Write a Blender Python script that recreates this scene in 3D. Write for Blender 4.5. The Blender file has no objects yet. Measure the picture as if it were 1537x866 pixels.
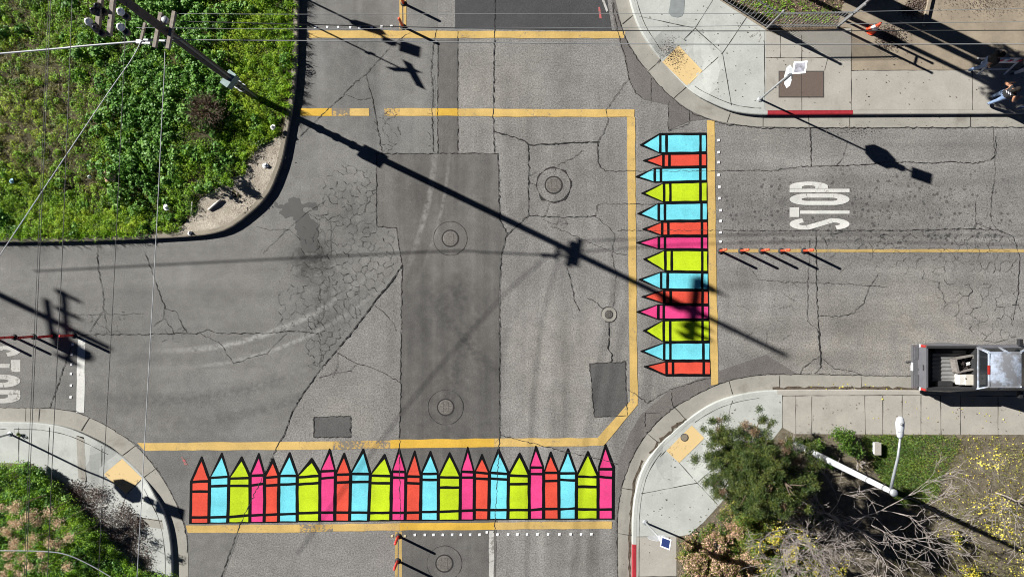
import bpy, math, random
import numpy as np
from mathutils import Vector, Matrix
from mathutils.geometry import delaunay_2d_cdt

random.seed(7); rng = np.random.default_rng(7)
S, H, CX, CY = 37.0, 28.5, 768.5, 433.0     # pixels per metre on the ground, camera height, picture centre
SUNX, SUNY, SUNEL = 0.8998, -0.4364, math.radians(28.1)   # direction in which shadows fall
scene = bpy.context.scene
C = scene.collection

def P(px, py, h=0.0):
    k = (1 - h / H) / S
    return Vector(((px - CX) * k, -(py - CY) * k, h))
def XY(px, py): return ((px - CX) / S, -(py - CY) / S)
def lin(r, g, b):
    f = lambda c: (c / 255 / 12.92) if c / 255 < 0.04045 else ((c / 255 + 0.055) / 1.055) ** 2.4
    return (f(r), f(g), f(b))
K_EXP = 1.5
def alb(r, g, b):            # albedo of a surface from the colour it shows in full sun
    return tuple(min(0.8, c / K_EXP) for c in lin(r, g, b))

# ------------------------------------------------------------------ materials
class NT:
    def __init__(s, name):
        s.m = bpy.data.materials.new(name); s.m.use_nodes = True
        s.t = s.m.node_tree; s.n = s.t.nodes
        s.b = s.n['Principled BSDF']; s.out = s.n['Material Output']
        s.co = None
    def new(s, t, **kw):
        n = s.n.new(t)
        for k, v in kw.items(): setattr(n, k, v)
        return n
    def link(s, a, b): s.t.links.new(a, b)
    def coord(s):
        if s.co is None: s.co = s.new('ShaderNodeTexCoord').outputs['Object']
        return s.co
    def pos(s):
        return s.new('ShaderNodeNewGeometry').outputs['Position']
    def noise(s, scale, detail=4, rough=0.6, vec=None, dist=0.0):
        n = s.new('ShaderNodeTexNoise'); n.inputs['Scale'].default_value = scale
        n.inputs['Detail'].default_value = detail; n.inputs['Roughness'].default_value = rough
        n.inputs['Distortion'].default_value = dist
        s.link(vec if vec is not None else s.pos(), n.inputs['Vector']); return n.outputs['Fac']
    def voro(s, scale, feature='F1', rand=1.0, out='Distance', vec=None):
        n = s.new('ShaderNodeTexVoronoi', feature=feature); n.inputs['Scale'].default_value = scale
        n.inputs['Randomness'].default_value = rand
        s.link(vec if vec is not None else s.pos(), n.inputs['Vector']); return n.outputs[out]
    def rng(s, v, a, b, c=0.0, d=1.0):
        n = s.new('ShaderNodeMapRange'); s.link(v, n.inputs['Value'])
        for k, x in zip(('From Min', 'From Max', 'To Min', 'To Max'), (a, b, c, d)): n.inputs[k].default_value = x
        return n.outputs['Result']
    def math(s, op, a, b=None, c=None):
        n = s.new('ShaderNodeMath', operation=op)
        for i, v in enumerate((a, b, c)):
            if v is None: continue
            if isinstance(v, (int, float)): n.inputs[i].default_value = v
            else: s.link(v, n.inputs[i])
        return n.outputs[0]
    def mix(s, fac, a, b, blend='MIX'):
        n = s.new('ShaderNodeMix', data_type='RGBA', blend_type=blend)
        if isinstance(fac, (int, float)): n.inputs[0].default_value = fac
        else: s.link(fac, n.inputs[0])
        for i, v in ((6, a), (7, b)):
            if isinstance(v, tuple): n.inputs[i].default_value = (*v[:3], 1)
            else: s.link(v, n.inputs[i])
        return n.outputs[2]
    def scale_col(s, col, fac):
        n = s.new('ShaderNodeVectorMath', operation='SCALE')
        if isinstance(col, tuple): n.inputs[0].default_value = col[:3]
        else: s.link(col, n.inputs[0])
        s.link(fac, n.inputs['Scale']); return n.outputs[0]
    def base(s, col):
        if isinstance(col, tuple): s.b.inputs['Base Color'].default_value = (*col[:3], 1)
        else: s.link(col, s.b.inputs['Base Color'])
    def rough(s, r): s.b.inputs['Roughness'].default_value = r
    def bump(s, h, strength=0.3, dist=0.01):
        n = s.new('ShaderNodeBump'); n.inputs['Strength'].default_value = strength; n.inputs['Distance'].default_value = dist
        s.link(h, n.inputs['Height']); s.link(n.outputs[0], s.b.inputs['Normal'])
    def blob(s, px, py, r, soft=1.0):          # 1 near a point of the ground, 0 beyond r metres
        x, y = XY(px, py)
        n = s.new('ShaderNodeVectorMath', operation='DISTANCE'); s.link(s.pos(), n.inputs[0]); n.inputs[1].default_value = (x, y, 0)
        return s.rng(n.outputs['Value'], r, r * (1 - soft))
    def ring(s, px, py, rad, w):               # 1 along a circle (tyre arc) of radius rad metres
        x, y = XY(px, py)
        n = s.new('ShaderNodeVectorMath', operation='DISTANCE'); s.link(s.pos(), n.inputs[0]); n.inputs[1].default_value = (x, y, 0)
        d = s.math('ABSOLUTE', s.math('SUBTRACT', n.outputs['Value'], rad))
        return s.rng(d, w, w * 0.3)

def plain(name, col, rough=0.6, var=0.12, scale=6.0, metal=0.0, spec=None):
    t = NT(name)
    f = t.rng(t.noise(scale, 5), 0.3, 0.7, 1 - var, 1 + var)
    t.base(t.scale_col(col, f)); t.rough(rough); t.b.inputs['Metallic'].default_value = metal
    if spec is not None: t.b.inputs['Specular IOR Level'].default_value = spec
    return t.m

def asphalt_col(t, col, grain=0.35, coarse=28.0, large=0.16, pits=0.0, warm=(1.015, 1.0, 0.98)):
    g = t.noise(coarse, 3, 0.75)
    f = t.rng(g, 0.30, 0.70, 1 - grain, 1 + grain)
    c = t.scale_col(col, f)
    g2 = t.noise(coarse * 2.6, 2, 0.6)
    c = t.scale_col(c, t.rng(g2, 0.3, 0.7, 1 - grain * 0.6, 1 + grain * 0.6))
    l = t.noise(0.35, 5, 0.6)
    c = t.scale_col(c, t.rng(l, 0.3, 0.7, 1 - large, 1 + large))
    l2 = t.noise(2.3, 4, 0.6)
    c = t.scale_col(c, t.rng(l2, 0.3, 0.7, 1 - large * 0.6, 1 + large * 0.6))
    c = t.mix(t.rng(t.noise(0.22, 3), 0.35, 0.65), c, t.mix(1.0, c, warm, 'MULTIPLY'))
    if pits > 0:
        v = t.voro(6.5); m = t.rng(v, 0.13, 0.09)
        keep = t.rng(t.noise(0.5, 2), 0.48, 0.6)
        c = t.mix(t.math('MULTIPLY', t.math('MULTIPLY', m, keep), pits), c, tuple(x * 0.3 for x in col))
        v3 = t.voro(3.1); m3 = t.rng(v3, 0.06, 0.03)
        c = t.mix(t.math('MULTIPLY', m3, pits), c, tuple(x * 0.35 for x in col))
    return c, g

def asphalt(name, col, arcs=(), spots=(), pale=(), dotted=(), streaks=(), **kw):
    t = NT(name); c, g = asphalt_col(t, col, **kw)
    for (kx, ky, amt, px, py, r) in streaks:          # worn wheel paths: noise drawn out along the traffic
        mp = t.new('ShaderNodeMapping'); mp.inputs['Scale'].default_value = (kx, ky, 1); t.link(t.pos(), mp.inputs['Vector'])
        n = t.rng(t.noise(1.0, 3, .55, vec=mp.outputs[0]), .32, .68, 1 - amt, 1 + amt * .8)
        c = t.mix(t.rng(t.blob(px, py, r), 0, .5), c, t.scale_col(c, n))
    for (px, py, rad, w, amt, sx, sy, sr) in arcs:
        m = t.math('MULTIPLY', t.ring(px, py, rad, w), t.blob(sx, sy, sr, 0.7))
        m = t.math('MULTIPLY', m, t.rng(t.noise(5, 4), 0.35, 0.6))
        if amt > 0: c = t.mix(t.math('MULTIPLY', m, amt), c, tuple(x * 1.9 for x in col))
        else: c = t.mix(t.math('MULTIPLY', m, -amt), c, tuple(x * 0.45 for x in col))
    for (px, py, r, amt) in spots:
        n = t.math('MULTIPLY', t.blob(px, py, r), t.rng(t.noise(3.0, 5), 0.3, 0.6))
        c = t.mix(t.math('MULTIPLY', n, amt), c, tuple(x * 0.3 for x in col))
    for (px, py, r, amt) in pale:
        n = t.math('MULTIPLY', t.blob(px, py, r), t.rng(t.noise(1.2, 5), 0.25, 0.65))
        c = t.mix(t.math('MULTIPLY', n, amt), c, t.mix(1.0, c, (1.28, 1.24, 1.16), 'MULTIPLY'))
    for (px, py, r) in dotted:
        v = t.voro(4.2); m = t.math('MULTIPLY', t.rng(v, 0.30, 0.18), t.rng(t.blob(px, py, r), 0.0, 0.45))
        m = t.math('MULTIPLY', m, t.rng(t.noise(1.6, 2), 0.38, 0.5)); c = t.mix(t.math('MULTIPLY', m, .85), c, tuple(x * 0.34 for x in col))
        v = t.voro(8.5); m = t.math('MULTIPLY', t.rng(v, 0.27, 0.16), t.rng(t.blob(px, py, r), 0.1, 0.5)); c = t.mix(t.math('MULTIPLY', m, .8), c, tuple(x * 0.3 for x in col))
    t.base(c); t.rough(0.9); t.b.inputs['Specular IOR Level'].default_value = 0.25
    t.bump(g, 0.6, 0.015)
    return t.m

M = {}
drips = [(1180, 318, 1.6, .35), (1260, 312, 2.0, .3), (1400, 320, 2.0, .25), (465, 380, 1.0, .75)]
M['asphalt'] = asphalt('coarse_asphalt', alb(141, 139, 136), grain=0.5, coarse=17, pits=0.9, large=0.17, streaks=[(1.1, .06, .22, 830, 430, 12), (.06, 1.1, .2, 1350, 380, 13), (1.1, .06, .2, 850, 850, 6)],
    arcs=[(1150, 560, 12.0, .18, -.55, 830, 480, 7), (1190, 640, 12.2, .3, -.5, 800, 600, 6), (560, 900, 13, .25, -.25, 820, 560, 6)],
    spots=drips + [(1120, 320, 2.2, .3), (1340, 318, 2.5, .28), (820, 310, 1.5, .3), (1300, 360, 2, .25), (1500, 320, 2, .2), (700, 700, 3, .25), (860, 840, 1.6, .3)],
    pale=[(1330, 535, 4.5, .9), (1180, 520, 3, .6), (1420, 480, 3, .5), (860, 560, 3.5, .6), (780, 100, 3, .4), (700, 130, 2.5, .5), (520, 620, 2, .5)],
    dotted=[(1130, 318, 2.0), (1190, 318, 2.0), (1275, 316, 2.2), (1350, 316, 2.6), (1460, 325, 2.6)])
M['asphalt_west'] = asphalt('smooth_asphalt', alb(130, 129, 126), grain=0.3, coarse=22, pits=0.75, large=0.17, streaks=[(1.2, .07, .2, 560, 90, 7), (.06, 1.0, .15, 150, 480, 10), (.4, .4, .14, 430, 640, 7)],
    arcs=[(250, 60, 12.6, .16, .95, 400, 470, 6), (250, 60, 13.3, .12, .7, 420, 480, 6), (225, 150, 13.2, .14, .8, 520, 420, 5),
          (230, 10, 16.0, .35, -.5, 330, 600, 6), (230, 0, 17.2, .3, -.5, 420, 600, 6), (300, 20, 18, .5, -.25, 500, 640, 6)],
    spots=[(467, 390, 1.15, 1.0), (465, 385, 1.3, .8), (530, 300, 2.0, .3), (540, 60, 2.0, .45), (530, 150, 2.2, .3), (160, 545, 2.4, .3), (330, 700, 3, .3), (250, 610, 3, .2), (500, 430, 2, .5), (490, 480, 1.6, .45), (540, 340, 1.6, .4)])
M['asphalt_trench'] = asphalt('trench_asphalt', alb(112, 110, 107), grain=0.26, coarse=23, pits=0.5, large=0.2, streaks=[(1.5, .05, .26, 675, 480, 14)],
    arcs=[(150, 200, 13.6, .16, .9, 620, 300, 3.5), (150, 200, 14.2, .1, .7, 620, 310, 3.5), (930, 300, 8.5, .3, -.55, 700, 500, 5), (1000, 640, 8.8, .4, -.55, 680, 560, 5)],
    spots=[(690, 440, 1.0, .6), (625, 290, 1.3, .3), (660, 480, 2.4, .4), (640, 620, 2.4, .35), (700, 560, 2, .35)])
M['asphalt_dark'] = asphalt('fresh_asphalt', alb(80, 80, 82), grain=0.3, coarse=22, large=0.12)
M['asphalt_patch'] = asphalt('patch_asphalt', alb(98, 97, 96), grain=0.32, coarse=22, large=0.15)
M['asphalt_edge'] = asphalt('edge_asphalt', alb(118, 114, 111), grain=0.32, coarse=22, large=0.15)

def concrete(name, col, stain=0.18, dirt=(0.10, 0.085, 0.065), dirtamt=0.35):
    t = NT(name)
    a = t.noise(1.1, 6, 0.65); b = t.noise(16, 4, 0.7)
    c = t.scale_col(col, t.rng(a, 0.3, 0.7, 1 - stain, 1 + stain * 0.6))
    c = t.scale_col(c, t.rng(b, 0.3, 0.7, 0.93, 1.07))
    c = t.scale_col(c, t.rng(t.noise(70, 2), 0.3, 0.7, 0.93, 1.07))
    d = t.math('MULTIPLY', t.rng(t.noise(0.9, 6, 0.7, dist=0.4), 0.56, 0.72), dirtamt)
    c = t.mix(d, c, dirt)
    v = t.rng(t.voro(2.6), 0.06, 0.03); c = t.mix(t.math('MULTIPLY', v, 0.75), c, tuple(x * 0.25 for x in col))
    v = t.rng(t.voro(7.0), 0.10, 0.05); v = t.math('MULTIPLY', v, t.rng(t.noise(.8, 2), .45, .6)); c = t.mix(t.math('MULTIPLY', v, 0.7), c, tuple(x * 0.3 for x in col))
    t.base(c); t.rough(0.85); t.bump(b, 0.25, 0.006)
    t.b.inputs['Specular IOR Level'].default_value = 0.3
    return t.m
M['conc_new'] = concrete('new_concrete', alb(198, 201, 195), 0.14, dirtamt=0.24)
M['conc_tan'] = concrete('old_concrete', alb(186, 181, 171), 0.13, dirtamt=0.25)
M['conc_gut'] = concrete('gutter_concrete', alb(172, 168, 158), 0.16, dirtamt=0.4)
M['conc_old'] = concrete('mossy_kerb_concrete', alb(158, 149, 133), 0.3, dirtamt=0.35)
M['conc_pad'] = concrete('yard_concrete', alb(168, 155, 135), 0.26, dirt=(.13, .105, .075), dirtamt=0.75)
M['red_kerb'] = plain('red_kerb_paint', alb(176, 45, 55), 0.6, 0.22, 9)
M['groove'] = plain('joint_dirt', (0.035, 0.032, 0.028), 0.95, 0.4)
M['crack'] = plain('crack_dirt', (0.02, 0.019, 0.018), 0.95, 0.3)
M['crack_soft'] = plain('fine_crack', (0.05, 0.048, 0.045), 0.95, 0.3)

def paint(name, col, wear=0.5, thr=0.62, under=alb(130, 126, 120), grain=0.12, streak=True):
    t = NT(name)
    c = t.scale_col(col, t.rng(t.noise(1.3, 5), 0.3, 0.7, 0.9, 1.08))
    c = t.scale_col(c, t.rng(t.noise(19, 3, 0.75), 0.3, 0.7, 1 - grain, 1 + grain))
    c = t.scale_col(c, t.rng(t.noise(0.7, 4, 0.6), 0.3, 0.7, 1 - grain * .8, 1 + grain * .5))
    if streak:
        for k in ((1.3, .1), (.1, 1.3)):
            mp = t.new('ShaderNodeMapping'); mp.inputs['Scale'].default_value = (*k, 1); t.link(t.pos(), mp.inputs['Vector'])
            c = t.scale_col(c, t.rng(t.noise(1.0, 4, .6, vec=mp.outputs[0]), .35, .6, .93, 1.04))
    n = t.noise(7, 8, 0.8); big = t.noise(0.8, 3)
    w = t.rng(t.math('ADD', n, t.math('MULTIPLY', t.math('SUBTRACT', big, 0.5), 0.5)), thr, thr + 0.05)
    c = t.mix(t.math('MULTIPLY', w, wear), c, under)
    sp = t.rng(t.noise(26, 3, 0.7), 0.68, 0.74); c = t.mix(t.math('MULTIPLY', sp, wear * 0.9), c, tuple(x * 0.5 for x in under))
    t.base(c); t.rough(0.8); t.b.inputs['Specular IOR Level'].default_value = 0.12
    t.bump(t.noise(24, 3, 0.7), 0.35, 0.008)
    return t.m
M['yellow'] = paint('worn_yellow_paint', alb(222, 188, 116), 0.65, 0.595)
M['yellow_new'] = paint('bright_yellow_paint', alb(230, 186, 78), 0.5, 0.63)
M['yellow_worn'] = paint('flaking_yellow_paint', alb(214, 178, 106), 0.95, 0.46)
M['yellow_old'] = paint('faded_yellow_paint', alb(200, 172, 112), 0.6, 0.58)
M['white'] = paint('white_road_paint', alb(228, 228, 222), 0.75, 0.60)
M['white_old'] = paint('old_white_road_paint', alb(205, 204, 198), 0.8, 0.54)
M['black'] = paint('black_outline_paint', alb(13, 13, 17), 0.06, 0.74, grain=0.2)
M['cyan'] = paint('cyan_mural_paint', alb(126, 231, 247), 0.4, 0.64, grain=0.15)
M['red'] = paint('red_mural_paint', alb(238, 90, 70), 0.4, 0.64, grain=0.15)
M['lime'] = paint('lime_mural_paint', alb(202, 229, 38), 0.4, 0.64, grain=0.15)
M['pink'] = paint('pink_mural_paint', alb(246, 76, 145), 0.4, 0.64, grain=0.15)
M['chalk_red'] = paint('pink_survey_paint', alb(205, 110, 110), 0.9, 0.5)

def soil(name, a, b, scale=3.0):
    t = NT(name)
    c = t.mix(t.rng(t.noise(scale, 8, 0.7), 0.35, 0.65), a, b)
    c = t.scale_col(c, t.rng(t.noise(28, 4, 0.75), 0.3, 0.7, 0.55, 1.4))
    t.base(c); t.rough(0.95); t.bump(t.noise(22, 5, 0.7), 0.9, 0.03); t.b.inputs['Specular IOR Level'].default_value = 0.15
    return t.m
M['soil'] = soil('brown_soil', (0.10, 0.085, 0.06), (0.19, 0.165, 0.12))
M['soil_dry'] = soil('dry_grass_soil', (0.055, 0.05, 0.026), (0.10, 0.088, 0.05))
M['sand'] = soil('sandy_soil', (0.26, 0.225, 0.18), (0.44, 0.395, 0.325), 1.6)
M['mulch'] = soil('leaf_mulch', (0.10, 0.075, 0.05), (0.19, 0.145, 0.10), 5)

def leaf(name, c0, c1, c2, trans=0.25, patch=0.8, rough=0.55):
    """leaf colours by island, drifting from patch to patch"""
    t = NT(name)
    r = t.new('ShaderNodeNewGeometry').outputs['Random Per Island']
    ramp = t.new('ShaderNodeValToRGB'); e = ramp.color_ramp.elements
    e[0].color = (*c0, 1); e[1].color = (*c2, 1); m = e.new(0.5); m.color = (*c1, 1)
    v = t.math('ADD', t.math('MULTIPLY', r, 0.6), t.rng(t.noise(patch, 3), 0.3, 0.7, -0.1, 0.5))
    t.link(v, ramp.inputs[0]); t.base(ramp.outputs[0]); t.rough(rough); t.b.inputs['Specular IOR Level'].default_value = 0.35
    tr = t.new('ShaderNodeBsdfTranslucent'); t.link(ramp.outputs[0], tr.inputs['Color'])
    mx = t.new('ShaderNodeMixShader'); mx.inputs[0].default_value = trans
    t.link(t.b.outputs[0], mx.inputs[1]); t.link(tr.outputs[0], mx.inputs[2]); t.link(mx.outputs[0], t.out.inputs['Surface'])
    return t.m
M['lf_bright'] = leaf('bright_grass_blades', (0.10, 0.23, 0.008), (0.19, 0.37, 0.012), (0.34, 0.50, 0.025))
M['lf_lime'] = leaf('yellow_green_blades', (0.17, 0.31, 0.008), (0.31, 0.47, 0.014), (0.48, 0.58, 0.04), 0.3)
M['lf_broad'] = leaf('broad_green_leaves', (0.05, 0.145, 0.018), (0.105, 0.25, 0.03), (0.21, 0.37, 0.07))
M['lf_dark'] = leaf('dark_green_leaves', (0.03, 0.08, 0.010), (0.065, 0.14, 0.014), (0.12, 0.21, 0.02))
M['lf_olive'] = leaf('olive_dry_grass', (0.11, 0.125, 0.022), (0.19, 0.20, 0.035), (0.30, 0.30, 0.06))
M['lf_straw'] = leaf('straw_grass', (0.15, 0.12, 0.06), (0.22, 0.18, 0.09), (0.30, 0.26, 0.15))
M['lf_pine'] = leaf('pine_needles', (0.018, 0.038, 0.008), (0.042, 0.072, 0.012), (0.15, 0.155, 0.032), 0.12, 2.4)
M['lf_deadpine'] = leaf('dead_pine_needles', (0.09, 0.06, 0.035), (0.17, 0.11, 0.065), (0.25, 0.17, 0.10), 0.1)
M['lf_brown'] = leaf('dead_brown_leaves', (0.055, 0.038, 0.032), (0.105, 0.075, 0.06), (0.18, 0.13, 0.105), 0.1)
M['lf_peach'] = leaf('peach_dry_leaves', (0.36, 0.19, 0.13), (0.56, 0.36, 0.26), (0.68, 0.51, 0.40), 0.15)
M['lf_yellow'] = leaf('yellow_autumn_leaves', (0.45, 0.36, 0.03), (0.58, 0.50, 0.06), (0.70, 0.64, 0.18), 0.25)
M['lf_umbel'] = leaf('tan_seed_heads', (0.46, 0.32, 0.19), (0.62, 0.46, 0.29), (0.74, 0.60, 0.42), 0.2)
M['lf_hedge'] = leaf('fresh_shrub_leaves', (0.04, 0.09, 0.012), (0.085, 0.16, 0.018), (0.17, 0.24, 0.035))
M['bark_grey'] = plain('pale_grey_bark', (0.24, 0.21, 0.19), 0.9, 0.3, 8)
M['bark_brown'] = plain('brown_bark', (0.09, 0.065, 0.045), 0.95, 0.35, 10)
M['pole_wood'] = plain('weathered_pole_wood', (0.085, 0.068, 0.058), 0.9, 0.3, 5)
M['arm_wood'] = plain('weathered_arm_wood', (0.22, 0.19, 0.16), 0.9, 0.3, 9)
M['galv'] = plain('galvanised_metal', (0.42, 0.44, 0.45), 0.45, 0.12, 10, 0.5)
M['alu'] = plain('bare_sign_back', (0.46, 0.47, 0.48), 0.5, 0.06, 5, 0.1)
M['white_metal'] = plain('white_coated_metal', (0.5, 0.52, 0.54), 0.4, 0.05, 5)
M['teal_metal'] = plain('weathered_teal_metal', (0.13, 0.20, 0.20), 0.6, 0.25, 12)
M['dark_metal'] = plain('dark_painted_metal', (0.02, 0.02, 0.022), 0.5, 0.2)
M['grey_metal'] = plain('grey_painted_metal', (0.16, 0.16, 0.16), 0.5, 0.2)
M['solar'] = plain('blue_solar_cells', (0.008, 0.018, 0.075), 0.7, 0.15, 30, spec=.1)
M['wire_dark'] = plain('dark_cable', (0.03, 0.03, 0.03), 0.6, 0.1)
M['wire_light'] = plain('pale_aluminium_cable', (0.33, 0.34, 0.35), 0.5, 0.1)
M['wire_mid'] = plain('grey_aluminium_wire', (0.22, 0.23, 0.23), 0.5, 0.1)
M['insul_dark'] = plain('dark_glazed_insulator', (0.015, 0.015, 0.02), 0.3, 0.2)
M['insul_white'] = plain('white_ceramic', (0.75, 0.75, 0.73), 0.35, 0.08)
M['orange'] = plain('orange_plastic', (0.78, 0.085, 0.03), 0.45, 0.1)
M['post_red'] = plain('red_plastic', (0.78, 0.045, 0.04), 0.45, 0.1)
M['band_orange'] = plain('pale_orange_band', (.78, .2, .1), .4, .1); M['band_red'] = plain('dark_red_band', (.55, .03, .03), .4, .1)
M['rubber'] = plain('black_rubber', (0.015, 0.015, 0.016), 0.7, 0.2)
M['reflect'] = plain('white_reflective_band', (0.8, 0.8, 0.8), 0.4, 0.03)
M['dot_white'] = plain('white_raised_marker', (0.8, 0.8, 0.79), 0.45, 0.05)
M['dot_yellow'] = plain('dirty_yellow_marker', (0.42, 0.36, 0.22), 0.6, 0.2)
M['iron'] = plain('cast_iron', (0.12, 0.11, 0.098), 0.6, 0.45, 20)
M['rust'] = plain('brown_steel_lid', (0.115, 0.086, 0.07), 0.65, 0.1, 14)
M['plate_grey'] = plain('grey_cover_plate', (0.20, 0.22, 0.22), 0.6, 0.1)
M['sign_red'] = plain('red_sign_face', (0.5, 0.015, 0.02), 0.4, 0.05)
M['sign_white'] = plain('white_sign_letters', (0.8, 0.8, 0.8), 0.4, 0.03)
M['sign_green'] = plain('green_sign_face', (0.01, 0.12, 0.06), 0.4, 0.05)
t = NT('yellow_tactile_paving')
v = t.voro(16, rand=0.0)
c = t.mix(t.rng(v, 0.32, 0.26), alb(234, 204, 146), alb(212, 174, 108))
c = t.mix(t.rng(t.noise(3.5, 7, 0.75), 0.58, 0.68), c, (0.11, 0.09, 0.07))
t.base(c); t.rough(0.8); t.bump(t.rng(v, 0.35, 0.2), 0.8, 0.006); M['tactile'] = t.m

# ------------------------------------------------------------------ mesh helpers
def link_mesh(name, verts, faces, mats, parent=None, midx=None, smooth=False):
    me = bpy.data.meshes.new(name)
    if parent is not None:
        loc = np.array(parent_world(parent)); verts = np.asarray(verts, dtype=float) - loc
    if isinstance(verts, np.ndarray): verts = verts.tolist()
    me.from_pydata(verts, [], faces)
    for m in (mats if isinstance(mats, (list, tuple)) else [mats]): me.materials.append(m)
    if midx is not None: me.polygons.foreach_set('material_index', np.asarray(midx, dtype=np.int32))
    if smooth: me.polygons.foreach_set('use_smooth', [True] * len(me.polygons))
    me.update()
    o = bpy.data.objects.new(name, me); C.objects.link(o)
    if parent is not None: o.parent = parent
    return o
def parent_world(o):
    v = Vector((0, 0, 0))
    while o is not None: v = v + o.location; o = o.parent
    return v
def tag(o, label=None, cat=None, group=None, kind=None):
    if label: o['label'] = label
    if cat: o['category'] = cat
    if group: o['group'] = group
    if kind: o['kind'] = kind
    elif cat: o['kind'] = 'thing'
    return o
def empty(name, loc, label, cat, group=None):
    o = bpy.data.objects.new(name, None); C.objects.link(o); o.location = loc; o.empty_display_size = 0.2
    return tag(o, label, cat, group)
def copy_tree(o, loc=None, parent=None):
    c = o.copy(); C.objects.link(c)
    if parent is not None: c.parent = parent
    if loc is not None: c.location = loc
    for ch in list(o.children): copy_tree(ch, None, c)
    return c

class MB:
    def __init__(s): s.v = []; s.f = []; s.m = []
    def add(s, vs, fs, mi=0):
        n = len(s.v); s.v += [tuple(p) for p in vs]; s.f += [tuple(i + n for i in f) for f in fs]; s.m += [mi] * len(fs)
        return s
    def box(s, c, sz, rz=0.0, mi=0, mat=None):
        hx, hy, hz = (q / 2 for q in sz)
        R = mat if mat is not None else Matrix.Rotation(rz, 3, 'Z')
        c = Vector(c)
        vs = [c + R @ Vector((sx * hx, sy * hy, sz_ * hz)) for sz_ in (-1, 1) for sx, sy in ((-1, -1), (1, -1), (1, 1), (-1, 1))]
        return s.add(vs, [(3, 2, 1, 0), (4, 5, 6, 7), (0, 1, 5, 4), (1, 2, 6, 5), (2, 3, 7, 6), (3, 0, 4, 7)], mi)
    def beam(s, a, b, w, h, mi=0, up=(0, 0, 1)):
        a, b = Vector(a), Vector(b); d = (b - a); L = d.length; d.normalize()
        u = Vector(up); y = u.cross(d); y = y.normalized() if y.length > 1e-4 else Vector((1, 0, 0)); z = d.cross(y)
        return s.box((a + b) / 2, (L, w, h), mi=mi, mat=Matrix((d, y, z)).transposed())
    def tube(s, pts, r, n=8, mi=0, cap=True):
        pts = [Vector(p) for p in pts]; rs = r if isinstance(r, (list, tuple)) else [r] * len(pts)
        vs = []; fs = []; px = None
        for i, p in enumerate(pts):
            d = (pts[min(i + 1, len(pts) - 1)] - pts[max(i - 1, 0)]).normalized()
            if px is None:
                px = d.cross(Vector((0, 0, 1)))
                if px.length < 1e-3: px = Vector((1, 0, 0))
            px = (px - d * px.dot(d)).normalized(); py = d.cross(px)
            for k in range(n):
                a = 2 * math.pi * k / n
                vs.append(p + (px * math.cos(a) + py * math.sin(a)) * rs[i])
        for i in range(len(pts) - 1):
            for k in range(n):
                fs.append((i * n + k, i * n + (k + 1) % n, (i + 1) * n + (k + 1) % n, (i + 1) * n + k))
        if cap: fs.append(tuple(range(n - 1, -1, -1))); fs.append(tuple((len(pts) - 1) * n + k for k in range(n)))
        return s.add(vs, fs, mi)
    def lathe(s, c, prof, n=20, mi=0):
        """prof: (r, z) list from bottom to top, about a vertical axis"""
        c = Vector(c); vs = []; fs = []
        for r, z in prof:
            for k in range(n):
                a = 2 * math.pi * k / n; vs.append(c + Vector((r * math.cos(a), r * math.sin(a), z)))
        for i in range(len(prof) - 1):
            for k in range(n): fs.append((i * n + k, i * n + (k + 1) % n, (i + 1) * n + (k + 1) % n, (i + 1) * n + k))
        fs.append(tuple(range(n - 1, -1, -1))); fs.append(tuple((len(prof) - 1) * n + k for k in range(n)))
        return s.add(vs, fs, mi)
    def build(s, name, mats, parent=None, smooth=False):
        return link_mesh(name, np.array(s.v), s.f, mats, parent, s.m, smooth)

def ribbon(mb, pts, w, z, jitter=0.0, seg=None, mi=0):
    """flat strip along pixel points, w in pixels; z a number or a function of pixel position"""
    q = []
    for (a, b) in zip(pts[:-1], pts[1:]):
        L = math.dist(a, b); n = max(1, int(L / seg)) if seg else 1
        for i in range(n): q.append((a[0] + (b[0] - a[0]) * i / n, a[1] + (b[1] - a[1]) * i / n))
    q.append(pts[-1])
    if jitter: q = [(x + random.gauss(0, jitter), y + random.gauss(0, jitter)) for x, y in q]
    vs = []
    for i, p in enumerate(q):
        a, b = q[max(0, i - 1)], q[min(len(q) - 1, i + 1)]
        d = math.hypot(b[0] - a[0], b[1] - a[1]) or 1; nx, ny = -(b[1] - a[1]) / d, (b[0] - a[0]) / d
        ww = w / 2 * (random.uniform(0.35, 1.6) if jitter else 1)
        for sgn in (1, -1):
            x, y = p[0] + nx * ww * sgn, p[1] + ny * ww * sgn
            zz = z(x, y) if callable(z) else z
            X, Y = XY(x, y); vs.append((X, Y, zz))
    mb.add(vs, [(2 * i + 1, 2 * i, 2 * i + 2, 2 * i + 3) for i in range(len(q) - 1)], mi)

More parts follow.
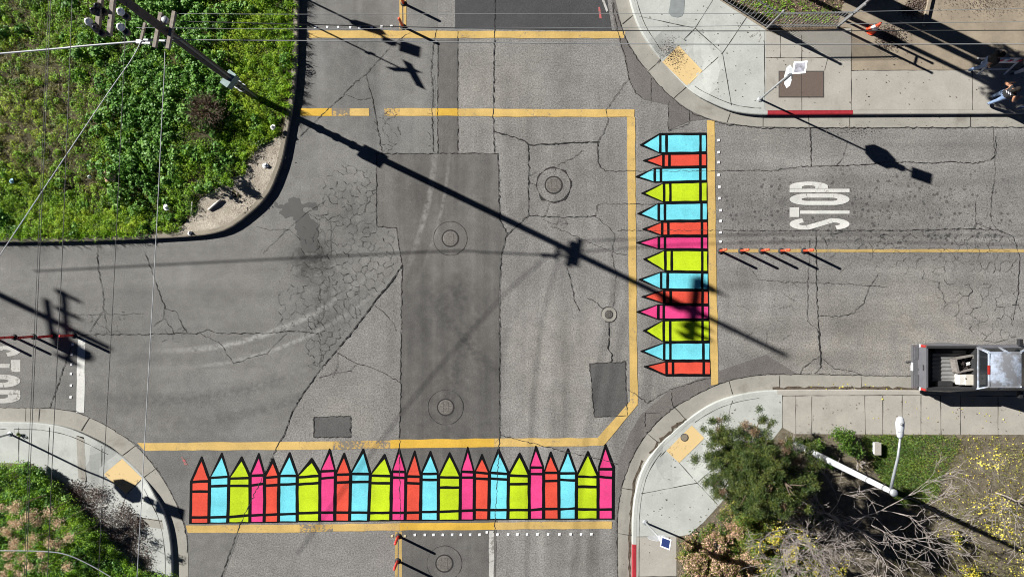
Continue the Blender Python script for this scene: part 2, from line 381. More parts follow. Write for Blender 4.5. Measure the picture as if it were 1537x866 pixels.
def orient(vs, fs):
    out = []
    for f in fs:
        a, b, c = (vs[i] for i in f[:3])
        nz = (b[0] - a[0]) * (c[1] - a[1]) - (b[1] - a[1]) * (c[0] - a[0])
        out.append(tuple(f) if nz > 0 else tuple(reversed(f)))
    return out
def inside(poly, x, y):
    r = False; j = len(poly) - 1
    for i in range(len(poly)):
        xi, yi = poly[i]; xj, yj = poly[j]
        if (yi > y) != (yj > y) and x < (xj - xi) * (y - yi) / (yj - yi) + xi: r = not r
        j = i
    return r
def wobble(poly, seg=14, amt=0.35):
    q = []
    for a, b in zip(poly, poly[1:] + poly[:1]):
        L = math.dist(a, b); n = max(1, int(L / seg))
        for i in range(n):
            j = amt if i else amt * 0.5
            q.append((a[0] + (b[0] - a[0]) * i / n + random.gauss(0, j), a[1] + (b[1] - a[1]) * i / n + random.gauss(0, j)))
    return q
def sheet_data(poly, z, grid=None, holes=()):
    V = [Vector(XY(*p)) for p in poly]; n = len(V)
    E = [(i, (i + 1) % n) for i in range(n)]; F = [list(range(n))]
    if grid:
        xs = [p[0] for p in poly]; ys = [p[1] for p in poly]
        x = min(xs) + grid / 2
        while x < max(xs):
            y = min(ys) + grid / 2
            while y < max(ys):
                if inside(poly, x, y): V.append(Vector(XY(x + random.uniform(-.2, .2) * grid, y + random.uniform(-.2, .2) * grid)))
                y += grid
            x += grid
    vs, es, fs, *_ = delaunay_2d_cdt(V, E, F, 1, 1e-5)
    out = []
    for v in vs:
        px, py = v.x * S + CX, -v.y * S + CY
        out.append((v.x, v.y, z(px, py) if callable(z) else z))
    return out, orient(out, fs)
def sheet(name, poly, z, mat, grid=None, parent=None, smooth=False):
    vs, fs = sheet_data(poly, z, grid)
    return link_mesh(name, np.array(vs), fs, mat, parent, smooth=smooth)
def struct(o): o['kind'] = 'structure'; return o

# ------------------------------------------------------------------ road
BIG = 4200
o = link_mesh('road', [(-120, -120, 0), (120, -120, 0), (120, 120, 0), (-120, 120, 0)], [(0, 1, 2, 3)], M['asphalt']); road = struct(o)
z1, z2, z3, z4, z5 = 0.004, 0.008, 0.012, 0.016, 0.020
struct(sheet('road_west', [(446, -300), (657, -300), (657, 232), (565, 232), (565, 340), (594, 342), (604, 398), (585, 425), (560, 456), (510, 520), (480, 556), (440, 616), (428, 648), (415, 672), (380, 745), (330, 880), (310, 1000), (-700, 1000), (-700, -300)], z1, M['asphalt_west']))
trench = [(565, 232), (747, 231), (750, 330), (761, 350), (752, 385), (749, 430), (750, 655), (745, 795), (742, 1000), (604, 1000), (602, 780), (600, 655), (602, 520), (603, 430), (604, 398), (594, 342), (565, 340)]
struct(sheet('road_trench_patch', wobble(trench, 12, .5), z2, M['asphalt_trench']))
struct(sheet('road_dark_patch', [(683, -300), (868, -300), (911, 0), (918, 46), (683, 44)], z2, M['asphalt_dark']))
struct(sheet('road_strip_patch', wobble([(657, 60), (687, 60), (687, 230), (657, 230)], 12, .4), z2, M['asphalt_trench']))
struct(sheet('road_small_patch', wobble([(471, 626), (526, 624), (526, 655), (471, 656)], 5, .6), z2, M['asphalt_patch']))
struct(sheet('road_square_patch', wobble([(885, 545), (938, 543), (941, 623), (892, 626)], 12, .3), z2, M['asphalt_patch']))
struct(sheet('road_edge_patch', [(911, -60), (924, -10), (932, 36), (940, 59), (958, 89), (972, 108), (989, 128), (1010, 148), (1036, 167), (1064, 179), (1035, 182), (1003, 196), (1003, 158), (968, 150), (953, 140), (944, 118), (935, 80), (922, 40)], z2, M['asphalt_edge']))
struct(sheet('road_edge_patch', [(1200, 563), (1151, 562), (1112, 567), (1080, 576), (1046, 592), (1013, 611), (989, 631), (971, 650), (960, 667), (945, 696), (933, 732), (925, 732), (928, 690), (945, 650), (962, 622), (1005, 586), (1080, 556), (1150, 532)], z2, M['asphalt_edge']))

# cracks: traced seams and crazed areas, all part of the road surface
crk = MB()
CR = [
 (1.5, [(117, 506), (130, 502), (167, 502), (208, 502), (226, 501), (260, 500), (294, 500), (312, 495), (325, 500), (400, 500), (440, 496), (478, 500)]),
 (2.4, [(604, 398), (585, 425), (560, 455), (535, 490), (510, 520)]), (1.7, [(510, 520), (480, 555), (455, 590), (440, 615), (428, 648), (415, 672), (380, 745), (355, 800), (330, 870)]),
 (1.5, [(565, 232), (565, 340), (594, 342), (604, 398), (603, 430), (600, 655), (601, 780)]), (1.6, [(560, 231), (620, 231), (700, 230), (747, 231), (750, 330), (761, 350), (752, 385), (750, 430), (750, 655), (742, 800)]),
 (2.0, [(742, 198), (760, 203), (775, 207), (790, 214), (793, 218), (830, 216), (897, 213)]), (1.3, [(897, 213), (905, 200), (912, 180), (910, 165), (925, 143), (943, 119)]), (1.4, [(943, 119), (938, 85), (926, 45), (918, 5)]),
 (1.8, [(793, 216), (793, 323), (775, 340), (758, 355)]), (1.4, [(793, 323), (840, 326), (893, 324)]), (.9, [(894, 324), (897, 306), (944, 306), (985, 306)]), (1.6, [(897, 215), (897, 244), (907, 257)]),
 (1.0, [(907, 257), (1062, 257), (1160, 256), (1200, 250)]), (1.4, [(1200, 250), (1257, 249), (1300, 247), (1345, 243), (1397, 245), (1430, 243), (1460, 246), (1485, 240), (1494, 233), (1494, 205)]),
 (.9, [(927, 346), (1062, 346)]), (1.0, [(1062, 346), (1200, 346), (1370, 346)]), (1.5, [(1370, 346), (1450, 343), (1500, 346), (1520, 355), (1530, 385), (1527, 440), (1520, 480)]),
 (.9, [(893, 324), (912, 340), (922, 350), (918, 380), (924, 410), (920, 460)]), (.8, [(830, 340), (880, 362), (925, 380), (945, 384)]),
 (1.7, [(1216, 192), (1217, 249)]), (1.0, [(1272, 212), (1265, 235), (1255, 250)]), (1.5, [(1224, 347), (1225, 435), (1228, 495)]), (2.8, [(1228, 495), (1230, 520), (1232, 553)]), (1.0, [(1215, 360), (1213, 397), (1212, 425), (1211, 482), (1228, 495)]),
 (1.0, [(1228, 474), (1262, 475), (1280, 470), (1295, 455), (1305, 430), (1318, 410)]), (1.0, [(1228, 535), (1205, 552), (1200, 561)]), (.9, [(1232, 537), (1252, 553), (1275, 556), (1293, 562)]), (1.2, [(1232, 550), (1222, 560)]),
 (1.4, [(146, 369), (148, 405), (154, 435), (156, 464), (134, 498)]), (.8, [(156, 464), (159, 480), (160, 500)]), (1.2, [(217, 377), (227, 405), (236, 430), (247, 459), (245, 478), (230, 490)]), (1.1, [(247, 462), (265, 468), (272, 485), (281, 500)]), (.9, [(247, 478), (262, 500)]),
 (.7, [(110, 472), (150, 472), (215, 470)]), (1.5, [(108, 520), (100, 540), (88, 575), (75, 612)]),
 (1.8, [(743, -20), (742, 59), (740, 177), (742, 230)]), (1.2, [(655, 45), (650, 70), (647, 110), (650, 140), (648, 167), (651, 230)]), (1.2, [(657, 60), (657, 231)]), (1.0, [(687, 46), (687, 231)]),
 (1.3, [(571, 88), (549, 112), (532, 125), (506, 152), (481, 175), (450, 205)]), (1.4, [(549, 112), (555, 135), (560, 151), (566, 190), (573, 228)]), (.8, [(520, 143), (540, 150), (557, 147)]), (.9, [(571, 88), (590, 65), (615, 50)]),
 (1.3, [(507, 529), (520, 538), (536, 545), (560, 552), (580, 562), (599, 573)]), (1.0, [(536, 545), (525, 556), (500, 561), (478, 567)]), (.9, [(507, 529), (506, 552), (499, 566)]), (.9, [(560, 455), (578, 470), (590, 485), (595, 497)]), (.8, [(478, 500), (482, 535), (478, 556)]),
 (1.4, [(750, 652), (760, 655), (796, 664), (838, 675), (890, 686), (927, 696)]), (.9, [(742, 665), (750, 655)]),
 (1.8, [(914, 484), (914, 505), (912, 522), (918, 532), (917, 543)]), (1.3, [(885, 545), (938, 543), (941, 623), (892, 626), (885, 545)]), (1.2, [(880, 447), (893, 452), (905, 464)]), (1.3, [(850, 400), (858, 425), (861, 450), (870, 466)]),
 (1.2, [(943, 585), (972, 604), (1005, 584), (1040, 574), (1066, 566)]), (1.2, [(1008, 588), (1009, 611)]), (1.0, [(968, 619), (990, 619)]), (.9, [(968, 619), (968, 640)]), (1.8, [(471, 626), (526, 624), (526, 655), (471, 656), (471, 626)]), (.9, [(1003, 150), (1003, 196)]), (1.0, [(1034, 165), (1034, 186), (1003, 197)]), (.9, [(977, 118), (977, 155)]), (1.4, [(944, 118), (953, 140), (968, 150)]),
 (1.0, [(300, 500), (330, 515), (350, 545), (400, 530), (430, 500)]), (.8, [(395, 380), (430, 345), (460, 320), (490, 300)]), (.7, [(385, 340), (400, 345), (435, 345), (450, 360)]),
 (.8, [(1490, 190), (1493, 260), (1487, 300)]), (.9, [(1463, 300), (1464, 335), (1490, 345)]), (.9, [(1487, 300), (1486, 330), (1497, 345)]),
 (.9, [(830, 260), (840, 245), (860, 238), (875, 225)]), (1.0, [(793, 275), (805, 278)]), (.8, [(793, 265), (806, 258)]), (.8, [(825, 303), (815, 330), (835, 338), (838, 322)]), (.8, [(1137, 420), (1200, 424), (1270, 426), (1330, 430)]), (1.0, [(700, 0), (728, -5)]),
 (1.6, [(920, 4), (927, 25), (940, 62), (958, 91), (990, 130), (1012, 151), (1040, 171), (1080, 185), (1140, 192), (1250, 192.5), (1400, 192), (1560, 191)]), (1.5, [(1560, 566), (1371, 565), (1290, 563), (1151, 561), (1112, 566), (1080, 575), (1046, 591), (1013, 610), (989, 630), (972, 649), (959, 667), (944, 696), (932, 732), (927, 766), (926, 800), (927, 880)]),
 (1.0, [(0, 612), (78, 612), (112, 617), (156, 636), (203, 666), (229, 695), (250, 726), (266, 757), (276, 786), (281, 808), (281, 830)]),
]
for w, pts in CR: ribbon(crk, pts, w * (.55 if w < 2 else .75), z5, 0.6, 3.5)
def network(poly, cell, keep, w):
    xs = [p[0] for p in poly]; ys = [p[1] for p in poly]; pts = []
    x = min(xs)
    while x <= max(xs):
        y = min(ys)
        while y <= max(ys):
            pts.append(Vector((x + random.uniform(-.72, .72) * cell, y + random.uniform(-.72, .72) * cell))); y += cell
        x += cell
    vs, es, fs, *_ = delaunay_2d_cdt(pts, [], [], 0, 1e-5)
    cen = [sum((vs[i] for i in f), Vector((0, 0))) / len(f) for f in fs]
    em = {}
    for k, f in enumerate(fs):
        for i in range(len(f)): em.setdefault(tuple(sorted((f[i], f[(i + 1) % len(f)]))), []).append(k)
    for e, fl in em.items():
        if len(fl) == 2 and random.random() < keep:
            a, b = cen[fl[0]], cen[fl[1]]
            if inside(poly, (a.x + b.x) / 2, (a.y + b.y) / 2): ribbon(crk, [tuple(a), tuple(b)], w * .36 * random.uniform(.35, 1.7), z5, .55, 3, 0)
network([(490, 260), (520, 245), (562, 262), (563, 345), (590, 347), (600, 395), (545, 465), (500, 520), (468, 560), (455, 500), (478, 430), (474, 330)], 11, .84, .95)
network([(556, 150), (570, 170), (600, 160), (605, 180), (590, 231), (572, 231)], 11, .6, .85)
network([(470, 310), (420, 420), (410, 500), (500, 500), (500, 330)], 13, .66, .8)
network([(1310, 350), (1525, 350), (1525, 415), (1450, 405), (1380, 420), (1300, 400)], 14, .72, .8)
network([(1380, 420), (1537, 430), (1540, 500), (1490, 520), (1420, 470)], 15, .74, .9)
network([(1090, 400), (1200, 420), (1210, 540), (1100, 520)], 26, .3, .7)
network([(820, 330), (850, 330), (855, 345), (815, 342)], 6, .6, .7)
network([(1240, 350), (1330, 350), (1300, 420), (1230, 390)], 20, .4, .8)
network([(130, 440), (190, 470), (185, 520), (140, 505)], 15, .4, .8)
network([(235, 485), (290, 490), (262, 520), (225, 510)], 14, .5, .8)
network([(650, 60), (656, 60), (655, 230), (640, 230)], 9, .5, .8)
o = crk.build('crack', [M['crack'], M['crack_soft']], road)

# wet stain
t = NT('wet_asphalt'); c, g = asphalt_col(t, alb(76, 75, 73), 0.22, 30); t.base(c); t.rough(0.6); M['wet'] = t.m
blob = [(408, 301), (418, 308), (432, 304), (438, 296), (448, 298), (453, 306), (463, 304), (474, 305), (477, 311), (470, 316), (466, 309), (455, 312), (462, 322), (470, 330), (479, 336), (478, 352), (474, 362), (477, 372), (472, 378), (462, 380), (456, 374), (449, 360), (443, 345), (444, 335), (440, 326), (428, 327), (418, 321), (424, 314), (412, 311)]
struct(sheet('road_wet_stain', wobble(blob, 3, 1.1), z2 + .002, M['wet']))

# ------------------------------------------------------------------ kerbs, gutters, pavements
def resample(pl, n):
    L = [0]
    for a, b in zip(pl, pl[1:]): L.append(L[-1] + math.dist(a, b))
    out = []
    for i in range(n):
        s = L[-1] * i / (n - 1); k = 0
        while k < len(pl) - 2 and L[k + 1] < s: k += 1
        u = (s - L[k]) / (L[k + 1] - L[k] or 1)
        out.append((pl[k][0] + (pl[k + 1][0] - pl[k][0]) * u, pl[k][1] + (pl[k + 1][1] - pl[k][1]) * u))
    return out
def smooth_pl(pl, it=2):
    for _ in range(it):
        q = [pl[0]]
        for a, b in zip(pl, pl[1:]):
            q += [(a[0] * .75 + b[0] * .25, a[1] * .75 + b[1] * .25), (a[0] * .25 + b[0] * .75, a[1] * .25 + b[1] * .75)]
        q.append(pl[-1]); pl = q
    return pl
def offset(pl, d):
    out = []
    for i in range(len(pl)):
        a, b = pl[max(0, i - 1)], pl[min(len(pl) - 1, i + 1)]
        l = math.dist(a, b) or 1
        out.append((pl[i][0] - (b[1] - a[1]) / l * d, pl[i][1] + (b[0] - a[0]) / l * d))
    return out
def ss(a, b, x):
    u = max(0, min(1, (x - a) / (b - a))); return u * u * (3 - 2 * u)
RAMPS = [(1022, 100, 26, 62), (186, 714, 26, 62), (1027, 666, 28, 64)]
def zs(px, py):
    z = 0.15
    for cx, cy, r0, r1 in RAMPS: z = min(z, 0.022 + 0.128 * ss(r0, r1, math.hypot(px - cx, py - cy)))
    return z
def kerb(gut, face, side, n, wk=6.0, top=zs, mats=None, red=None, gmat=None):
    """side: +1/-1 which way the kerb top lies from the face line (pixels)"""
    f = resample(smooth_pl(face), n); inn = offset(f, side * wk); back = offset(f, side * (wk + 1.0))
    if gut:
        g = resample(smooth_pl(gut), n)
        vs = [(*XY(*p), 0.012) for p in g] + [(*XY(*p), 0.006) for p in f]
        fs = orient(vs, [(i, i + 1, n + i + 1, n + i) for i in range(n - 1)])
        struct(link_mesh('gutter', vs, fs, gmat or M['conc_gut']))
    vs = [(*XY(*p), 0.0) for p in f] + [(*XY(*p), top(*p) - 0.012) for p in f] + [(*XY(*(0.8 * np.array(p) + 0.2 * np.array(q))), top(*p) + .004) for p, q in zip(f, inn)] + [(*XY(*p), top(*p) + .004) for p in inn] + [(*XY(*p), -0.02) for p in back]
    fs = []; mi = []
    for k in range(4):
        for i in range(n - 1):
            fs.append((k * n + i, k * n + i + 1, (k + 1) * n + i + 1, (k + 1) * n + i)); mi.append(int(red(*f[i])) if red else 0)
    if side > 0: fs = [tuple(reversed(q)) for q in fs]
    struct(link_mesh('kerb', vs, fs, mats or [M['conc_tan'], M['red_kerb']], midx=mi))
    return inn
# north-east corner
NE_g = [(900, -90), (912, -40), (924, 0), (932, 36), (940, 59), (958, 89), (972, 108), (989, 128), (1010, 148), (1036, 167), (1067, 180), (1091, 185), (1119, 189), (1145, 191), (1330, 192), (1800, 190)]
NE_f = [(922, -90), (934, -40), (944, 0), (950, 23), (960, 48), (976, 72), (992, 91), (1012, 113), (1028, 130), (1046, 146), (1072, 159), (1098, 169), (1125, 173), (1145, 174), (1330, 173), (1800, 171)]
NE_in = kerb(NE_g, NE_f, -1, 90, mats=[M['conc_new'], M['red_kerb'], M['conc_tan']], red=lambda x, y: 1 if 1144 < x < 1275 else (2 if x > 1275 else 0))
iNE = [i for i, p in enumerate(NE_in) if p[0] < 1147]
a = NE_in[:iNE[-1] + 1]; xk = a[-1]
struct(sheet('sidewalk', [*a, (1147, 167.5), (1147, 46), (1075, 0), (960, -90)], zs, M['conc_new'], 12))
struct(sheet('sidewalk', [(1147, 167.5), (1275, 167), (1275, 108), (1275, 45), (1166, 50), (1147, 46)], .15, M['conc_tan']))
struct(sheet('sidewalk', [(1275.4, 167), (1800, 165), (1800, 106), (1275.4, 108)], .15, M['conc_tan']))
struct(sheet('yard_paving', [(1275.4, 108), (1800, 106), (1800, -200), (1310, -200), (1255, 42), (1275.4, 45)], .145, M['conc_pad']))
struct(sheet('yard_soil', [(1075, 0), (1147, 46), (1166, 50), (1275, 45), (1255, 42), (1310, -200), (960, -90)], .13, M['mulch'], 20))
# south-east corner
SE_g = [(1800, 568), (1371, 565), (1290, 563), (1151, 562), (1112, 567), (1080, 576), (1046, 592), (1013, 611), (989, 631), (973, 649), (960, 667), (945, 696), (933, 732), (928, 766), (927, 800), (928, 1000)]
SE_f = [(1800, 588), (1371, 585), (1290, 584), (1160, 584), (1130, 587), (1099, 593), (1072, 602), (1045, 618), (1018, 641), (1004, 653), (989, 667), (968, 692), (957, 718), (950, 753), (948, 787), (948, 1000)]
SE_in = kerb(SE_g, SE_f, -1, 90, mats=[M['conc_new'], M['red_kerb'], M['conc_tan']], red=lambda x, y: 1 if y > 803 else (2 if x > 1172 else 0))
i0 = [i for i, p in enumerate(SE_in) if p[0] > 1172][-1]; i1 = [i for i, p in enumerate(SE_in) if p[1] < 803][-1]
struct(sheet('sidewalk', [*SE_in[:i0 + 1], (1172, SE_in[i0][1] + .2), (1172, 640), (1190, 650), (1800, 652)], .15, M['conc_tan']))
struct(sheet('sidewalk', [(1172, SE_in[i0][1] + .2), *SE_in[i0 + 1:i1 + 1], (954.3, 803), (1014, 803), (1033, 800), (1054, 782), (1101, 730), (1172, 640)], zs, M['conc_new'], 12))
struct(sheet('sidewalk', [(954.3, 803), *SE_in[i1 + 1:], (1014, 1000), (1014, 803)], .15, M['conc_tan']))
def zg(px, py): return .145 + .03 * math.sin(px * .05) * math.cos(py * .06)
SE_soil = [(1014, 803), (1033, 800), (1054, 782), (1101, 730), (1172, 640), (1190, 650), (1800, 652), (1800, 1100), (1014, 1100)]
struct(sheet('garden_soil', SE_soil, .14, M['soil'], 40))
# south-west corner
SW_g = [(-300, 612), (0, 612), (39, 612), (78, 613), (112, 618), (135, 627), (158, 638), (180, 651), (203, 667), (229, 696), (250, 727), (266, 758), (276, 787), (281, 808), (283, 840), (284, 1000)]
SW_f = [(-300, 632), (0, 632), (60, 633), (94, 638), (122, 647), (156, 664), (182, 682), (200, 698), (213, 711), (229, 732), (247, 763), (256, 792), (260, 823), (261, 849), (261, 1000)]
SW_in = kerb(SW_g, SW_f, 1, 80, mats=[M['conc_new'], M['red_kerb']])
struct(sheet('sidewalk', [*SW_in, (240, 1000), (240, 860), (198, 843), (167, 815), (135, 781), (104, 747), (73, 711), (52, 694), (0, 693), (-300, 693)], zs, M['conc_new'], 12))
struct(sheet('bank_soil', [(240, 860), (198, 843), (167, 815), (135, 781), (104, 747), (73, 711), (52, 694), (0, 693), (-300, 693), (-300, 1000), (240, 1000)], lambda x, y: .16, M['soil'], 30))
# north-west planted bank
NW_f = [(451, -300), (450, -80), (450, 0), (449, 60), (446, 130), (438, 180), (432, 212), (427, 240), (418, 265), (409, 288), (391, 310), (373, 325), (354, 340), (332, 350), (300, 355), (235, 359), (120, 363), (0, 364), (-300, 365)]
NW_in = kerb(None, NW_f, 1, 90, 7, lambda x, y: .2, [M['conc_old'], M['red_kerb']])
KL = np.array(resample(smooth_pl(NW_f), 160))
def nw_z(p):                     # the bank climbs gently away from its kerb
    p = np.asarray(p, dtype=float); out = np.empty(len(p))
    for k in range(0, len(p), 4000):
        q = p[k:k + 4000]; d = np.sqrt(((q[:, None, :] - KL[None]) ** 2).sum(2)).min(1)
        u = np.clip((d - 22) / 110, 0, 1); u = u * u * (3 - 2 * u)
        out[k:k + 4000] = .185 + .38 * u + .06 * np.sin(q[:, 0] * .04) * np.sin(q[:, 1] * .05) * u
    return out
def znw(px, py): return float(nw_z([(px, py)])[0])
struct(sheet('bank_soil', [*NW_in, (-300, -300), (444, -300)], znw, M['soil_dry'], 22, smooth=True))
def up(f, d): return lambda x, y: f(x, y) + d
struct(sheet('sandy_verge', wobble([(240, 354), (262, 345), (280, 338), (292, 325), (305, 300), (330, 285), (352, 270), (372, 262), (378, 235), (398, 216), (426, 205), (423, 240), (414, 264), (405, 285), (388, 306), (371, 320), (352, 335), (330, 345), (299, 350), (260, 354)], 8, .8), up(znw, .012), M['sand'], 12))

# pavement joints
jn = MB()
def joint(pts, w=.85, zf=zs): ribbon(jn, pts, w, lambda x, y: zf(x, y) + .004, 0.12, 10)
ksm = lambda pl, a, b, d: offset(resample(smooth_pl(pl), 90), d)
for pl in ([(992, 88), (985, 96)], [(958, 27), (1042, 45)], [(1070, 0), (1042, 45), (1018, 68)], [(1042, 45), (1083, 82)], [(1119, 28), (1083, 82), (1054, 108), (1032, 128)], [(1083, 83), (1096, 160)], [(1145, 50), (1146, 166)],
           [(1147, 89), (1240, 89), (1235, 108)], [(1169, 55), (1169, 89)], [(1275, 46), (1275, 168)], [(1456, 108), (1456, 167)], [(1201, 55), (1201, 89), (1201, 168)], [(1275, 108), (1537, 107)], [(1600, 107), (1600, 167)],
           [(1172, 592), (1172, 640)], [(1192, 592), (1192, 650)], [(1216, 594), (1216, 650)], [(1295, 592), (1296, 651)], [(1351, 592), (1351, 651)], [(1322, 593), (1322, 651)], [(1379, 592), (1379, 651)], [(1408, 592), (1409, 651)], [(1438, 592), (1438, 651)], [(1494, 594), (1494, 651)], [(1172, 593), (1360, 592), (1540, 594)],
           [(1057, 658), (1086, 687), (1045, 723), (1019, 694)], [(1045, 723), (961, 739)], [(1045, 723), (1075, 755)], [(955, 803), (1014, 803)], [(1086, 687), (1094, 610), (1098, 600)], [(1000, 675), (990, 685)], [(956, 862), (1014, 862)],
           [(32, 640), (32, 692)], [(78, 640), (75, 705)], [(156, 668), (153, 712)], [(214, 717), (153, 715)], [(190, 741), (176, 800)], [(214, 718), (192, 740)], [(184, 688), (158, 711)], [(-10, 640), (-10, 692)], [(214, 775), (246, 780)]):
    joint(pl)
for src, side, d in ((NE_f, -1, 9.5), (SE_f, -1, 10), (SW_f, 1, 10)):
    q = offset(resample(smooth_pl(src), 120), side * d); q = [p for p in q if -20 < p[0] < 1147 and -20 < p[1] < 880]
    best = []
    for p in q:
        if all(math.hypot(p[0] - r[0], p[1] - r[1]) > 34 for r in RAMPS): best.append(p)
        else:
            if len(best) > 3: joint(best, .8)
            best = []
    if len(best) > 3: joint(best, .8)
for pl in ([(992, 90), (972, 108)], [(1030, 131), (1011, 148)], [(950, 23), (934, 37)], [(1096, 170), (1091, 184)], [(1145, 175), (1145, 190)], [(1275, 174), (1275, 191)], [(1456, 174), (1456, 190)], [(1213, 174), (1214, 191)], [(1215, 192), (1215, 206)],
           [(1170, 563), (1170, 583)], [(1292, 564), (1293, 583)], [(1094, 572), (1099, 591)], [(1013, 612), (1030, 630)], [(972, 651), (990, 666)], [(933, 732), (953, 735)], [(928, 800), (948, 803)], [(39, 613), (38, 632)], [(60, 613), (58, 633)], [(204, 668), (184, 683)], [(236, 701), (216, 716)], [(134, 627), (122, 646)]):
    ribbon(jn, pl, .9, .018, .15, 8)
# dark silt line in the gutter beside the parked truck
jn.build('pavement_joints', M['groove'])['kind'] = 'structure'
silt = MB(); ribbon(silt, [(1160, 583), (1215, 582.5), (1290, 582.5), (1375, 583.5), (1540, 585)], 4.2, .014, .5, 7); ribbon(silt, [(1145, 172.5), (1275, 171.5), (1537, 171)], 2.5, .016, .4, 8)
ribbon(silt, [(964, 690), (954, 718), (947, 755), (945, 800), (945, 866)], 2.6, .016, .5, 7); ribbon(silt, [(1030, 628), (1012, 642), (1000, 652), (990, 662), (975, 680)], 3.5, .017, 1.1, 4)
silt.build('gutter_silt', soil('wet_silt', (0.05, 0.04, 0.03), (0.12, 0.095, 0.07), 6))['kind'] = 'structure'
# patched strips of darker cement on the south-west pavement
for pl in ([(118, 652), (130, 655), (132, 722), (121, 716)], [(206, 774), (246, 778), (248, 792), (210, 786)]):
    struct(sheet('sidewalk_patch', pl, up(zs, .004), M['conc_gut'], 10))

# tactile pads
def flat_thing(name, poly, z, mat, label, cat, group=None, grid=None):
    return tag(sheet(name, poly, z, mat, grid), label, cat, group)
G = 'yellow tactile pads on the kerb ramps'
flat_thing('tactile_paving', [(1018, 69), (1054, 107), (1031, 130), (994, 94)], up(zs, .007), M['tactile'], 'scuffed yellow tactile pad on the kerb ramp beside the grey cover plate', 'tactile pad', G, 6)
flat_thing('tactile_paving', [(184, 688), (214, 717), (190, 741), (156, 711)], up(zs, .007), M['tactile'], 'yellow tactile pad half under the shadow of a stop sign, beside brown leaf litter', 'tactile pad', G, 6)
flat_thing('tactile_paving', [(1038, 638), (1057, 657), (1019, 694), (1000, 676)], up(zs, .007), M['tactile'], 'yellow tactile pad with a round cap set in it, near the conifer', 'tactile pad', G, 6)

# ------------------------------------------------------------------ road markings
def marking(poly, mat, label, z=z3, name='road_marking', wob=.3, group=None, parent=None):
    o = sheet(name, wobble(poly, 14, wob), z, mat)
    return tag(o, label, 'road marking', group)
GY = 'yellow crosswalk lines'
def line_set(segs, label):
    root = empty('crosswalk_line', (*XY(*segs[0][0][0]), 0), label, 'road marking', GY)
    for poly, mat in segs: sheet('paint_stripe', wobble(poly, 14, .3), z3, M[mat], None, root)
line_set([([(463, 46.4), (655, 46.8), (655, 57.8), (464, 57.6)], 'yellow'), ([(655, 46.8), (938, 48), (936, 58), (655, 57.8)], 'yellow')], 'yellow crosswalk line crossing the road above the cross-shaped sign shadow')
line_set([([(450, 163), (498, 163), (498, 174.5), (450, 174)], 'yellow_new'), ([(498, 163), (525, 163), (525, 174.5), (498, 174.5)], 'yellow_worn'), ([(525, 163), (554, 163), (554, 174.5), (525, 174.5)], 'yellow'), ([(577, 163), (600, 163), (600, 174.5), (577, 174.5)], 'yellow_worn'), ([(600, 163), (654, 163), (654, 174.5), (600, 174.5)], 'yellow'), ([(654, 163), (687, 163), (687, 174.5), (654, 174.5)], 'yellow_new'), ([(687, 163.5), (952, 164.6), (952, 176), (687, 175)], 'yellow')], 'worn yellow crosswalk line with a flaked gap, reaching the bank beside the pole shadow')
line_set([([(941, 176), (953, 176), (955, 425), (943.5, 425)], 'yellow'), ([(943.5, 425), (955, 425), (957, 607), (945.5, 602)], 'yellow'), ([(945.5, 602), (957, 607), (906, 668.5), (897, 657)], 'yellow')], 'yellow line at the tips of the sideways crayons, bent at its lower end')
line_set([([(206, 664.5), (450, 662.5), (450, 674.5), (217, 676)], 'yellow'), ([(450, 662.5), (500, 662), (500, 674), (450, 674.5)], 'yellow'), ([(500, 662), (586, 660.5), (586, 672.5), (500, 674)], 'yellow_worn'), ([(586, 660), (742, 657.5), (742, 670.5), (586, 672.5)], 'yellow_new'), ([(742, 657.5), (897, 657), (906, 668.5), (742, 670.5)], 'yellow')], 'yellow crosswalk line above the points of the upright crayons')
line_set([([(279, 788), (450, 786.5), (450, 798.5), (282, 799)], 'yellow'), ([(450, 786.5), (500, 786), (500, 797), (450, 798.5)], 'yellow_worn'), ([(500, 786), (600, 784.5), (600, 795.5), (500, 797)], 'yellow'), ([(600, 784.5), (742, 783.5), (742, 794.5), (600, 795.5)], 'yellow_new'), ([(742, 783.5), (919, 781.6), (918, 793), (742, 794.5)], 'yellow')], 'yellow crosswalk line under the feet of the upright crayons')
line_set([([(1061, 181), (1072.5, 181), (1075, 400), (1063.5, 400)], 'yellow'), ([(1063.5, 400), (1075, 400), (1078, 577), (1067, 578)], 'yellow')], 'yellow crosswalk line along the flat ends of the sideways crayons')
o = sheet('centre_line', wobble([(1086, 374.3), (1800, 374), (1800, 378.7), (1086, 378.7)], 14, .25), z3, M['yellow_old']); tag(o, 'thin faded yellow centre line running past the five orange posts', 'road marking')
def dbl(x0, y0, y1, mat, label):
    root = empty('centre_line', (*XY(x0 + 5, (y0 + y1) / 2), 0), label, 'road marking')
    for a in (0, 6.2): sheet('paint_stripe', wobble([(x0 + a, y0), (x0 + a + 4, y0), (x0 + a + 4, y1), (x0 + a, y1)], 14, .25), z3, mat, None, root)
dbl(599.6, -200, 45, M['yellow'], 'double yellow centre line at the two posts by the dark asphalt patch')
dbl(593, 797, 1000, M['yellow_old'], 'faded double yellow centre line below the upright crayons')
marking([(117, 509), (128.5, 509), (126.5, 619), (114.6, 619)], M['white'], 'broad white stop bar beside the red posts', name='stop_bar')
marking([(734, 796), (741.5, 796), (741, 1000), (733, 1000)], M['white_old'], 'long pale lane line leading down from the row of white markers', name='lane_line')
marking([(880, -60), (884, -60), (913, 17), (910, 19)], M['white_old'], 'short white edge line on the dark asphalt by the curved kerb', name='edge_line')
marking([(897, 11), (900, 11), (903, 28), (899, 28)], M['chalk_red'], 'red sprayed survey mark on the dark asphalt', name='survey_mark', wob=1.2)
